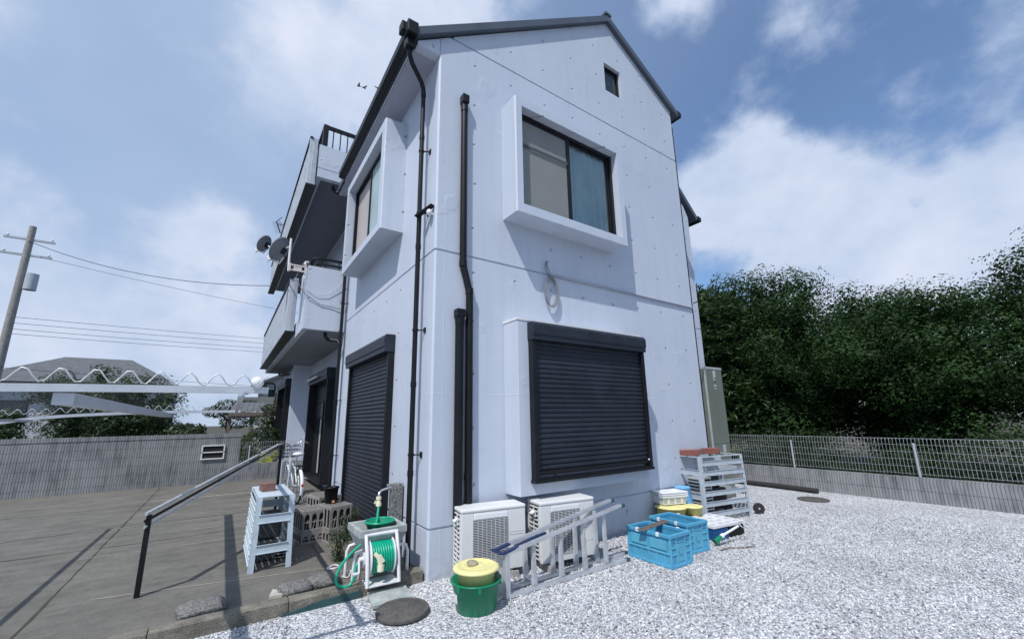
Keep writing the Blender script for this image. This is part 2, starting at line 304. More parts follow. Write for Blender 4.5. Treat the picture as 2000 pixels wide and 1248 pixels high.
# ------------------------------------------------------------------ mesh builder
class MB:
    def __init__(s): s.v = []; s.f = []; s.sm = []
    def add(s, vs, fs, smooth=False):
        o = len(s.v); s.v += [tuple(v) for v in vs]; s.f += [tuple(i+o for i in f) for f in fs]; s.sm += [smooth]*len(fs); return s
    def box(s, x0, y0, z0, x1, y1, z1):
        x0, x1 = min(x0, x1), max(x0, x1); y0, y1 = min(y0, y1), max(y0, y1); z0, z1 = min(z0, z1), max(z0, z1)
        return s.add([(x0, y0, z0), (x1, y0, z0), (x1, y1, z0), (x0, y1, z0), (x0, y0, z1), (x1, y0, z1), (x1, y1, z1), (x0, y1, z1)],
                     [(0, 3, 2, 1), (4, 5, 6, 7), (0, 1, 5, 4), (1, 2, 6, 5), (2, 3, 7, 6), (3, 0, 4, 7)])
    def bar(s, p, q, w_, h, up=(0, 0, 1)):
        p = Vector(p); q = Vector(q); d = (q-p).normalized(); up = Vector(up)
        if abs(d.dot(up)) > .97: up = Vector((1, 0, 0))
        a = d.cross(up).normalized(); b = a.cross(d); vs = []
        for c in (p, q):
            for i, j in ((-1, -1), (1, -1), (1, 1), (-1, 1)): vs.append(c+a*i*w_/2+b*j*h/2)
        return s.add(vs, [(0, 3, 2, 1), (4, 5, 6, 7), (0, 1, 5, 4), (1, 2, 6, 5), (2, 3, 7, 6), (3, 0, 4, 7)])
    def tube(s, pts, r, seg=8, caps=True, closed=False):
        pts = [Vector(p) for p in pts]; n = len(pts); vs = []; fs = []; a = None
        for i, p in enumerate(pts):
            if closed: d = pts[(i+1) % n]-pts[i-1]
            else: d = pts[min(i+1, n-1)]-pts[max(i-1, 0)]
            d.normalize()
            if a is None:
                a = d.orthogonal().normalized()
            a = (a-d*a.dot(d)).normalized(); b = d.cross(a)
            rr = r[i] if isinstance(r, (list, tuple)) else r
            for k in range(seg):
                t = 2*math.pi*k/seg; vs.append(p+(a*math.cos(t)+b*math.sin(t))*rr)
        for i in range(n if closed else n-1):
            j = (i+1) % n
            for k in range(seg): fs.append((i*seg+k, i*seg+(k+1) % seg, j*seg+(k+1) % seg, j*seg+k))
        s.add(vs, fs, True)
        if caps and not closed:
            s.add(vs[:seg], [tuple(range(seg))[::-1]]); s.add(vs[-seg:], [tuple(range(seg))])
        return s
    def cyl(s, p, q, r, seg=16): return s.tube([p, q], r, seg)
    def lathe(s, c, prof, seg=24, axis='z', caps=False, arc=None):
        vs = []; fs = []; n = len(prof)
        for i, (r, z) in enumerate(prof):
            for k in range(seg):
                t = 2*math.pi*k/seg; x, y = r*math.cos(t), r*math.sin(t)
                v = {'z': (x, y, z), 'x': (z, x, y), 'y': (x, z, y)}[axis]; vs.append((v[0]+c[0], v[1]+c[1], v[2]+c[2]))
        for i in range(n-1):
            for k in range(seg): fs.append((i*seg+k, i*seg+(k+1) % seg, (i+1)*seg+(k+1) % seg, (i+1)*seg+k))
        s.add(vs, fs, True)
        return s
    def prism(s, poly, axis, a, b):   # poly in the other two axes
        def P(u, v, t): return {'y': (u, t, v), 'x': (t, u, v), 'z': (u, v, t)}[axis]
        n = len(poly); vs = [P(u, v, a) for u, v in poly]+[P(u, v, b) for u, v in poly]
        return s.add(vs, [tuple(range(n)), tuple(range(2*n-1, n-1, -1))]+[(i, i+n, (i+1) % n+n, (i+1) % n) for i in range(n)])
    def sphere(s, c, r, seg=12, rings=8, sq=(1, 1, 1), jit=0):
        vs = []; fs = []
        for i in range(rings+1):
            ph = math.pi*i/rings
            for k in range(seg):
                t = 2*math.pi*k/seg; q = 1+(random.random()-.5)*jit
                vs.append((c[0]+r*sq[0]*math.sin(ph)*math.cos(t)*q, c[1]+r*sq[1]*math.sin(ph)*math.sin(t)*q, c[2]+r*sq[2]*math.cos(ph)*q))
        for i in range(rings):
            for k in range(seg): fs.append((i*seg+k, (i+1)*seg+k, (i+1)*seg+(k+1) % seg, i*seg+(k+1) % seg))
        return s.add(vs, fs, True)
    def build(s, name, mat, parent=None, bevel=0, loc=None, rz=None, fixn=True):
        me = bpy.data.meshes.new(name); me.from_pydata(s.v, [], s.f); me.update()
        bm = bmesh.new(); bm.from_mesh(me); bmesh.ops.remove_doubles(bm, verts=bm.verts, dist=1e-5) if False else None
        if fixn: bmesh.ops.recalc_face_normals(bm, faces=bm.faces)
        bm.to_mesh(me); bm.free()
        me.polygons.foreach_set('use_smooth', s.sm)
        o = bpy.data.objects.new(name, me); COL.objects.link(o); me.materials.append(M[mat] if isinstance(mat, str) else mat)
        if parent: o.parent = parent
        if bevel:
            bv = o.modifiers.new('bevel', 'BEVEL'); bv.width = bevel; bv.segments = 2; bv.limit_method = 'ANGLE'; bv.angle_limit = R(40)
        if loc: o.location = loc
        if rz is not None: o.rotation_euler.z = R(rz)
        return o

def tag(o, label, cat, group=None):
    o['label'] = label; o['category'] = cat
    if group: o['group'] = group
    return o
def thing(name, label, cat, loc=(0, 0, 0), rz=0, group=None):
    o = bpy.data.objects.new(name, None); COL.objects.link(o); o.location = loc; o.rotation_euler.z = R(rz); o.empty_display_size = .1
    return tag(o, label, cat, group)
def struct(o, kind='structure'): o['kind'] = kind; return o
def dup(root, loc=None, rz=None):
    def cp(o, par):
        c = o.copy(); COL.objects.link(c); c.parent = par
        for ch in list(o.children): cp(ch, c)
        return c
    r = cp(root, None)
    if loc is not None: r.location = loc
    if rz is not None: r.rotation_euler.z = R(rz)
    return r

# ------------------------------------------------------------------ ground
b = MB(); b.add([(-300, -300, -.03), (300, -300, -.03), (300, 400, -.03), (-300, 400, -.03)], [(0, 1, 2, 3)])
struct(b.build('ground', 'soil'))
b = MB(); b.add([(-14, -12, 0), (8.5, -12, 0), (8.5, 9.2, 0), (-14, 9.2, 0)], [(0, 1, 2, 3)])
struct(b.build('gravel', 'gravel'))
# loose stones near the camera
def stones():
    C = np.array([-1.815, -4.184]); n = 150000
    r = .9+np.abs(rng.random(n))**.75*8.2
    a = rng.uniform(R(-70), R(42), n)      # around the view direction, to either side
    x = C[0]+r*np.cos(a+R(15)); y = C[1]+r*np.sin(a+R(15))
    # add a fan to the left part
    keep = (y < .02) | ((x > 5.2) & (y < 4)) ; keep &= (x < 8.4)
    x = x[keep]; y = y[keep]; n = len(x)
    xl = rng.uniform(-5.5, -1.2, 22000); yl = rng.uniform(-3.2, .02, 22000)
    x = np.r_[x, xl]; y = np.r_[y, yl]; n = len(x)
    base = np.array([(1, 0, 0), (0, 1, 0), (-1, 0, 0), (0, -1, 0), (0, 0, .8), (0, 0, -.8)], float)
    tri = np.array([(0, 1, 4), (1, 2, 4), (2, 3, 4), (3, 0, 4), (1, 0, 5), (2, 1, 5), (3, 2, 5), (0, 3, 5)])
    sz = rng.uniform(.0050, .0122, n)
    v = base[None]*sz[:, None, None]*rng.uniform(.6, 1.35, (n, 6, 1))
    q = rng.normal(size=(n, 3, 3)); Q, _ = np.linalg.qr(q); v = np.einsum('nij,nkj->nki', Q, v)
    v += np.stack([x, y, rng.uniform(.0, .010, n)], 1)[:, None]
    f = tri[None]+6*np.arange(n)[:, None, None]
    return v.reshape(-1, 3), f.reshape(-1, 3)
def np_mesh(name, v, f, mat, parent=None, k=3):
    me = bpy.data.meshes.new(name); nv, nf = len(v), len(f)
    me.vertices.add(nv); me.vertices.foreach_set('co', np.ascontiguousarray(v, dtype=np.float32).ravel())
    me.loops.add(nf*k); me.loops.foreach_set('vertex_index', np.ascontiguousarray(f, dtype=np.int32).ravel())
    me.polygons.add(nf); me.polygons.foreach_set('loop_start', np.arange(nf, dtype=np.int32)*k)
    me.polygons.foreach_set('loop_total', np.full(nf, k, dtype=np.int32)); me.update(calc_edges=True); me.validate()
    me.materials.append(M[mat]); o = bpy.data.objects.new(name, me); COL.objects.link(o)
    if parent: o.parent = parent
    return o
v, f = stones(); struct(np_mesh('loose_gravel', v, f, 'stone'), 'stuff')

b = MB(); b.box(-12, .17, -.02, 0.3, 9.5, .07); struct(b.build('patio', 'patio'))
b = MB()
for (x0, y0, x1, y1, wd) in ((-2.6, 1.22, -.72, .80, .012), (-3.0, 2.84, -1.0, 2.80, .012), (-2.4, 3.72, -.9, 3.70, .014), (-3.4, 4.53, -.6, 4.5, .025), (-2.8, 7.05, -.3, 7.0, .05), (-1.9, 5.6, -.1, 5.6, .02)):
    d = Vector((x1-x0, y1-y0, 0)).normalized(); nrm = Vector((-d.y, d.x, 0))*wd/2
    b.add([Vector((x0, y0, .074))-nrm, Vector((x1, y1, .074))-nrm, Vector((x1, y1, .074))+nrm, Vector((x0, y0, .074))+nrm], [(0, 1, 2, 3)])
struct(b.build('patio_joint', 'palestrip'))
b = MB()
rj = random.Random(4)
for k_ in range(5):        # open expansion joints, dark with dirt
    if k_ < 2: p0, p1 = Vector((-11.9, 3.3+3.3*k_, .073)), Vector((.0, 3.3+3.3*k_, .073))
    else: p0, p1 = Vector((-2.9-3.0*(k_-2), .2, .073)), Vector((-2.9-3.0*(k_-2), 9.3, .073))
    dd = (p1-p0).normalized(); nn_ = Vector((-dd.y, dd.x, 0)); vs_ = []
    for i in range(61): c_ = p0.lerp(p1, i/60)+nn_*rj.uniform(-.006, .006); w_ = rj.uniform(.004, .013); vs_ += [c_-nn_*w_, c_+nn_*w_]
    b.add(vs_, [(2*i, 2*i+1, 2*i+3, 2*i+2) for i in range(60)])
struct(b.build('patio_crack', 'soil', fixn=False))
b = MB(); b.box(-.74, .62, .06, -.69, 1.82, .082); b.box(-.74, .55, .06, -.1, .6, .079); struct(b.build('patio_edging', 'wood'))
b = MB()
xs = [-12+.9*i for i in range(13)]+[-.55, -.02]
for x0, x1 in zip(xs[:-1], xs[1:]):
    b.box(x0+.002, .035+random.uniform(-.004, .004), -.02, x1-.002, .17, .105+random.uniform(-.004, .004))
struct(b.build('kerb', 'kerb', bevel=.008))
b = MB(); b.add([(-1.25, .018, .0), (-.62, .018, .0), (-.62, .018, .062), (-.95, .018, .055), (-1.25, .018, .012), (-1.25, .03, .0), (-.62, .03, .0), (-.62, .03, .062), (-.95, .03, .055), (-1.25, .03, .012)],
              [(0, 1, 2, 3, 4), (5, 9, 8, 7, 6), (0, 5, 6, 1), (1, 6, 7, 2), (2, 7, 8, 3), (3, 8, 9, 4), (4, 9, 5, 0)])
tag(b.build('edging_board', 'kerbdark'), 'thin dark teal board standing against the patio kerb above the gravel', 'board')

# ------------------------------------------------------------------ the house
house = thing('house', 'pale lilac painted concrete house with gabled front, box bay windows and black shutters', 'house')
def clip(poly, a, b_, c):     # keep a*x+b*z<=c
    o = []
    for i in range(len(poly)):
        p, q = poly[i], poly[(i+1) % len(poly)]; fp = a*p[0]+b_*p[1]-c; fq = a*q[0]+b_*q[1]-c
        if fp <= 0: o.append(p)
        if fp*fq < 0: t = fp/(fp-fq); o.append((p[0]+t*(q[0]-p[0]), p[1]+t*(q[1]-p[1])))
    return o
CH = .02
GAB = [(0.02, 0), (5.13, 0), (5.13, 7.70), (3.33, 8.79), (0.02, 6.47)]
fr = MB()
bands = [(0, .462), (.486, 3.488), (3.514, 6.548), (6.574, 9)]
for z0, z1 in bands:
    p = clip(clip(GAB, 0, 1, z1), 0, -1, -z0); p = clip(p, -1, 0, -.2)
    if z0 > 6:   # hole for the attic window
        hx0, hx1, hz0, hz1 = 3.19, 3.62, 7.27, 7.86
        for q in (clip(p, 1, 0, hx0), clip(p, -1, 0, -hx1), clip(clip(clip(p, -1, 0, -hx0), 1, 0, hx1), 0, 1, hz0), clip(clip(clip(p, -1, 0, -hx0), 1, 0, hx1), 0, -1, -hz1)):
            fr.prism(q, 'y', 0, .2)
    else: fr.prism(p, 'y', 0, .2)
fr.prism([(x if x > 1 else x+.0, z) for x, z in clip(GAB, 0, 1, 6.6)], 'y', .018, .19)
for z0, z1 in bands[:3]:      # corner posts with a chamfer, side wall
    zt = min(z1, 6.45)
    fr.prism([(0, .2), (0, CH), (CH, 0), (.2, 0), (.2, .2)], 'z', z0, zt)
    fr.box(0, .2, z0, .2, 4.3, min(z1, 6.25) if z1 > 6 else z1)
fr.box(.018, .19, 0, .19, 4.29, 6.2)
fr.prism([(-.30, 6.19), (-.0005, 6.19), (-.0005, 6.45), (-.30, 6.24)], 'y', 0, .12); fr.prism([(0, 6.452), (.199, 6.452), (.199, 6.547), (.136, 6.547)], 'y', 0, .12)
fr.box(4.93, .2, 0, 5.13, 1.2, 7.6)
fr.build('wall', 'wall', house)
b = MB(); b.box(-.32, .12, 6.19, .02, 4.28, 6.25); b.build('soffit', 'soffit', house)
# body behind (keeps light out and carries the rest)
b = MB(); b.box(.3, 4.3, 0, 5.1, 13, 6.52); b.box(5.13, 1.0, 0, 7.05, 4.6, 3.488); b.box(5.13, 1.0, 3.51, 7.05, 4.6, 6.3); b.box(5.13, 1.015, 3.4, 7.035, 4.6, 3.6)
b.prism([(5.13, 6.3), (7.05, 6.3), (6.9, 6.56), (5.9, 7.5), (5.13, 7.5)], 'y', 1.0, 4.6)
b.box(-.20, 10, .07, .3, 10.25, 3.29); b.box(-.13, 10.25, .07, .3, 12.9, 3.288)
b.box(-.02, 4.31, 0, .29, 4.62, 3.28)
bw = b.build('rear_wall', 'wall', house)
b = MB(); b.box(0.3, 10.5, .07, .32, 10.6, .1)
# roofs
b = MB()
rf = lambda x: 8.93-.697*(3.33-x)
b.prism([(3.33, 8.93), (-.36, rf(-.36)), (-.36, rf(-.36)-.13), (3.33, 8.79)], 'y', -.075, 4.3)
b.prism([(3.33, 8.93), (5.30, 7.74), (5.30, 7.61), (3.33, 8.79)], 'y', -.075, 4.3)
b.bar((3.33, -.09, 8.945), (3.33, 4.3, 8.945), .16, .05)
b.prism([(5.7, 8.0), (7.38, 6.37), (7.33, 6.27), (5.65, 7.9)], 'y', .93, 4.7)
b.build('roof', 'roof', house, bevel=.006)
# gutters
def gutter(x, z, y0, y1, name='gutter'):
    g_ = MB(); prof = [(-.06, .07), (-.06, -.04), (-.035, -.065), (.04, -.065), (.06, -.04), (.06, .05)]
    inn = [(u*.88, v+.006) for u, v in prof]; poly = prof+inn[::-1]
    g_.prism([(x+u, z+v) for u, v in poly], 'y', y0, y1)
    g_.prism([(x+u, z+v) for u, v in prof], 'y', y0-.004, y0+.004); g_.prism([(x+u, z+v) for u, v in prof], 'y', y1-.004, y1+.004)
    return g_.build(name, 'blackpipe', house)
gutter(-.395, 6.31, -.07, 3.72)
gutter(5.36, 7.70, -.07, 1.0)
g2 = gutter(7.46, 6.34, .93, 4.6)
b = MB(); b.box(-.47, -.10, 6.22, -.33, .04, 6.40); b.box(-.45, -.02, 6.10, -.34, .10, 6.24); b.box(-.52, -.02, 6.28, -.46, .10, 6.42); b.build('gutter_outlet', 'blackpipe', house, bevel=.012)
b = MB(); b.tube([(-.33, .1, 6.215), (-.33, 3.7, 6.215)], .012, 6)
b.build('drip_edge', 'alup', house)
b = MB()
b.tube([(7.44, 1.3, 6.30), (7.42, 1.3, 6.15), (7.2, 1.3, 6.0), (7.1, 1.3, 5.8), (7.1, 1.3, .1)], .035, 8); b.build('downpipe', 'blackpipe', house)
# downpipe at the corner
dp = MB(); X1, Y1 = -.1, .27
dp.tube([(-.39, .05, 6.14), (-.38, .06, 6.04), (-.33, .10, 5.97), (-.15, .24, 5.90), (-.11, .265, 5.84), (X1, Y1, 5.74)], .031, 12)
dp.tube([(X1, Y1, 5.8), (X1, Y1, .10)], .029, 14)
for z in (5.74, 5.1, 3.6, 1.95, 1.0): dp.cyl((X1, Y1, z-.03), (X1, Y1, z+.03), .034, 14)
dpo = dp.build('downpipe', 'blackpipe', house)
for z in (4.9, 4.04, 2.57, 1.19):
    k = MB(); k.cyl((X1, Y1, z-.012), (X1, Y1, z+.012), .036, 12); k.bar((X1, Y1, z), (0, Y1-.05, z), .016, .012); k.box(-.012, Y1-.075, z-.03, 0, Y1-.02, z+.03); k.build('bracket', 'blackpipe', dpo)
dp = MB(); X2, Y2 = -.1, 4.22
dp.tube([(-.42, 4.45, 6.44), (-.42, 4.45, 6.38), (-.36, 4.4, 6.3), (-.14, 4.25, 6.2), (X2, Y2, 6.1)], .034, 10); dp.tube([(X2, Y2, 6.15), (X2, Y2, .07)], .031, 12)
dp.tube([(-.34, 4.46, 3.3), (-.34, 4.45, 3.2), (-.28, 4.42, 3.13), (-.14, 4.26, 3.10), (X2, Y2, 3.02)], .034, 10)
for z in (3.0, 1.9): dp.cyl((X2, Y2, z-.04), (X2, Y2, z+.04), .036, 12)
dpo = dp.build('downpipe', 'blackpipe', house)
for z in (3.85, 1.95, .95):
    k = MB(); k.cyl((X2, Y2, z-.012), (X2, Y2, z+.012), .038, 12); k.bar((X2, Y2, z), (0, Y2-.05, z), .016, .012); k.build('bracket', 'blackpipe', dpo)
b = MB(); b.tube([(-.35, 12.6, 3.25), (-.35, 12.5, 3.2), (0.0, 11.2, 3.12), (.0, 11.1, 2.9), (.0, 11.1, .1)], .035, 8); b.build('downpipe', 'blackpipe', house)
# pipe covers on the front
b = MB(); b.tube([(.345, -.045, 5.62), (.345, -.045, 3.40), (.355, -.045, 3.32), (.425, -.045, 3.06), (.435, -.045, 2.98), (.435, -.045, .55)], .043, 10)
for z in (5.5, 3.37, 3.04, .95): xx = .345 if z > 3.2 else .432; b.cyl((xx, -.045, z-.035), (xx, -.045, z+.035), .048, 12)
b.box(.298, -.10, 5.58, .392, 0, 5.70); b.build('pipe_cover', 'blackpipe', house, bevel=.008)
b = MB(); b.tube([(.305, -.05, 2.72), (.305, -.05, .55)], .05, 12); b.box(.25, -.105, 2.70, .36, 0, 2.80); b.cyl((.305, -.05, 2.62), (.305, -.05, 2.70), .054, 12); b.build('pipe_cover', 'blackpipe', house, bevel=.012)
b = MB(); b.tube([(5.152, .01, 7.35), (5.152, .01, 3.5), (5.152, .01, .3)], .016, 8); b.bar((5.17, -.02, 3.6), (5.33, -.02, 3.66), .02, .015); b.build('downpipe', 'blackpipe', house)
b = MB(); b.tube([(1.72, -.02, 3.50), (5.12, -.02, 3.50)], .016, 8); b.build('conduit', 'soffit', house)

# --- box bays with sliding windows ---------------------------------
def frame4(mb, f, a0, a1, z0, z1, t, d0, d1):
    """rectangular frame; f(a,d,z) maps to world"""
    for (p, q, r_, s_) in ((a0, a0+t, z0, z1), (a1-t, a1, z0, z1), (a0+t, a1-t, z0, z0+t), (a0+t, a1-t, z1-t, z1)):
        A = f(p, d0, r_); B = f(q, d1, s_); mb.box(A[0], A[1], A[2], B[0], B[1], B[2])
def bay_window(f, a0, a1, z0, z1, dep, o, right_first, transom, mats):
    oa0, oa1, oz0, oz1 = o
    bx = MB()
    def bb(p, q, r_, s_, d0, d1): A = f(p, d0, r_); B = f(q, d1, s_); bx.box(A[0], A[1], A[2], B[0], B[1], B[2])
    c_ = .016; pl = [(a0, 0), (a0, dep-c_), (a0+c_, dep), (oa0, dep), (oa0, 0)]; bx.add([f(a, d, z0) for a, d in pl]+[f(a, d, z1) for a, d in pl], [(0, 1, 2, 3, 4), (9, 8, 7, 6, 5)]+[(i, i+5, (i+1) % 5+5, (i+1) % 5) for i in range(5)]); bb(oa1, a1, z0, z1, 0, dep); bb(oa0, oa1, z0, oz0, 0, dep); bb(oa0, oa1, oz1, z1, 0, dep)
    bay = bx.build('bay_window', 'wall', house)
    # outer chamfer highlights come from thin corner beads
    fm = MB(); IN = dep-.13
    frame4(fm, f, oa0, oa1, oz0, oz1, .05, IN-.05, IN+.01)
    mid = (oa0+oa1)/2
    A = f(mid-.028, IN-.04, oz0+.05); B = f(mid+.028, IN+.005, oz1-.05); fm.box(*A, *B)
    A = f(oa0, IN, oz0); B = f(oa1, IN+.05, oz0+.018); fm.box(*A, *B)
    # sash frames
    frame4(fm, f, oa0+.05, mid, oz0+.05, oz1-.05, .035, IN-.02, IN); frame4(fm, f, mid, oa1-.05, oz0+.05, oz1-.05, .035, IN-.045, IN-.025)
    fo = fm.build('window_frame', 'black', bay, bevel=.003)
    for i, (p, q, mt) in enumerate(((oa0+.08, mid-.02, mats[0]), (mid+.02, oa1-.08, mats[1]))):
        solid = mt in ('curt_g', 'frost', 'curt_b')
        gm = MB(); d = IN-.012-.025*i; A = f(p, d, oz0+.08); B = f(q, d, oz1-.08)
        A2 = f(q, d, oz0+.08); B2 = f(p, d, oz1-.08); gm.add([A, A2, B, B2], [(0, 1, 2, 3)]); gm.build('screen' if mt == 'curt_g' else 'glass', mt if solid else 'glass', bay, fixn=False)
        if solid: continue
        cm = MB(); nn = 48; vs = []; fs = []
        for j in range(nn+1):
            t = j/nn; aa = p+(q-p)*t
            amp = (.020*math.sin(t*34+math.sin(t*9)*1.5)+.008*math.sin(t*77)) if mt == 'curt_t' else 0
            vs.append(f(aa, IN-.06-.02*i+amp, oz0+.02)); vs.append(f(aa+(0.01*math.sin(t*17) if mt == 'curt_t' else 0), IN-.06-.02*i+amp*.6, oz1-.02))
        for j in range(nn): fs.append((2*j, 2*j+2, 2*j+3, 2*j+1))
        cm.add(vs, fs, True); cm.build('curtain', mt, bay, fixn=False)
    if transom:
        tm = MB(); A = f(oa0+.08, IN+.002, oz0+(oz1-oz0)*.66); B = f(mid-.02, IN+.014, oz0+(oz1-oz0)*.66+.03); tm.box(*A, *B); tm.build('transom', 'roof', bay)
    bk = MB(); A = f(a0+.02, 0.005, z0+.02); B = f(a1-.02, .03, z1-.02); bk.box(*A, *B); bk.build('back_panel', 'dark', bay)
    return bay
fA = lambda a, d, z: (a, -d, z)
fB = lambda a, d, z: (-d, a, z)
bay_window(fA, .955, 3.045, 4.12, 5.825, .325, (1.065, 2.945, 4.245, 5.70), False, True, ('curt_g', 'curt_t'))
bay_window(fB, 1.135, 3.42, 4.155, 5.90, .325, (1.285, 3.27, 4.27, 5.76), False, False, ('frost', 'curt_b'))
# lower bay carrying the shutter
b = MB(); b.box(.94, -.30, .718, 3.15, 0, 2.725); bay2 = b.build('bay', 'wall', house, bevel=.006)
bm_ = MB(); bm_.box(.932, -.308, 2.708, 3.155, 0, 2.737); bm_.build('edge_highlight', 'white', bay2)  # white strip paints the sunlit highlight along the bay's top edge

# --- roller shutters --------------------------------------------------
def slats(f, a0, a1, z0, z1, d, pitch=.058):
    mb = MB(); n = max(1, int(round((z1-z0)/pitch))); pt = (z1-z0)/n; vs = []; fs = []; prof = []
    for i in range(n):
        z = z0+i*pt; prof += [(0, z), (.003, z+.006), (.013, z+.014), (.014, z+pt*.55), (.008, z+pt-.006)]
    prof.append((0, z1))
    for dd, z in prof: vs += [f(a0, d+dd, z), f(a1, d+dd, z)]
    for i in range(len(prof)-1): fs.append((2*i, 2*i+1, 2*i+3, 2*i+2))
    mb.add(vs, fs); return mb
def shutter(f, a0, a1, z0, z1, d, parent, down=1.0, hh=.22, hd=.13, rw=.06, rd=.085, flip=False):
    hm = MB(); pr = [(d-.02 if d > .02 else 0, z1), (d+hd-.03, z1), (d+hd, z1-.04), (d+hd, z1-hh*.70), (d+hd-.012, z1-hh*.72), (d+hd-.012, z1-hh), (d-.02 if d > .02 else 0, z1-hh)]
    P0 = [f(a0, q, z) for q, z in pr]; P1 = [f(a1, q, z) for q, z in pr]; n = len(pr)
    hm.add(P0+P1, [tuple(range(n)), tuple(range(2*n-1, n-1, -1))]+[(i, i+n, (i+1) % n+n, (i+1) % n) for i in range(n)])
    sh = hm.build('roller_shutter', 'slat', parent, bevel=.005)
    for p, q in ((a0+.01, a0+.01+rw), (a1-.01-rw, a1-.01)):
        g_ = MB(); A = f(p, max(0, d-.03), z0); B = f(q, d+rd, z1-hh); g_.box(*A, *B); g_.build('guide_rail', 'black', sh, bevel=.004)
    zb = z1-hh-(z1-hh-z0-.04)*down
    c = slats(f, a0+rw, a1-rw, zb+.05, z1-hh+.01, d+.03); c.build('slat_curtain', 'slat', sh, fixn=False)
    s_ = MB(); A = f(a0+rw, d+.02, zb); B = f(a1-rw, d+.055, zb+.05); s_.box(*A, *B); s_.build('bottom_bar', 'black', sh, bevel=.004); s_ = MB()
    A = f(a0+.0, max(0, d-.02), z0-.035); B = f(a1, d+rd+.012, z0); s_.box(*A, *B)
    A = f(a0+rw, d, z0); B = f(a1-rw, d+rd-.01, z0+.018); s_.box(*A, *B)
    s_.build('sill', 'black', sh, bevel=.004)
    return sh
sh = shutter(fA, 1.085, 3.135, .885, 2.685, .302, house)
b = MB(); b.cyl((3.03, -.39, .985), (3.03, -.40, .985), .012, 12); b.build('lock', 'white', sh)
shutter(fB, 1.24, 3.42, .115, 2.70, .0, house, hh=.24, hd=.155)
fC = lambda a, d, z: (.3-d, a, z)
def sash_door(a0, a1, z0, z1, name='glazed_door'):
    dm = MB(); frame4(dm, fC, a0+.06, a1-.06, z0, z1, .06, .01, .06)
    mid = (a0+a1)/2; A = fC(mid-.03, .02, z0); B = fC(mid+.03, .07, z1); dm.box(*A, *B)
    o = dm.build(name, 'black', house)
    g_ = MB(); g_.add([fC(a0+.1, .03, z0+.05), fC(a1-.1, .03, z0+.05), fC(a1-.1, .03, z1), fC(a0+.1, .03, z1)], [(0, 1, 2, 3)]); g_.build('glass', 'carg', o)
    c = MB(); A = fC(a0+1.22, .035, z0+.06); B = fC(a0+1.62, .04, z1-.02); c.box(*A, *B); c.build('curtain', 'curt_b', o)
    return o
sh1 = shutter(fC, 6.05, 8.55, .24, 2.80, .0, house, down=.40, hh=.26, hd=.27, rd=.24); sash_door(6.05, 8.55, .26, 2.1)
fD = lambda a, d, z: (-.13-d, a, z)
fC_, fC = fC, fD
sh2 = shutter(fD, 10.28, 12.6, .85, 2.90, .0, house, down=.42, hh=.26, hd=.24, rd=.21); sash_door(10.28, 12.6, .88, 2.3, 'glazed_window')
fC = fC_
b = MB(); b.cyl((-.02, 7.0, 2.66), (-.02, 8.3, 2.66), .03, 10); b.build('awning_tube', 'white', house)

# attic window
b = MB(); b.box(3.19, .005, 7.262, 3.62, .12, 7.272)
frame4(b, fA, 3.19, 3.62, 7.27, 7.86, .032, -.11, -.055)
aw = b.build('attic_window', 'black', house)
b = MB(); b.box(3.2, .085, 7.28, 3.61, .095, 7.85); b.build('glass', 'carg', aw)

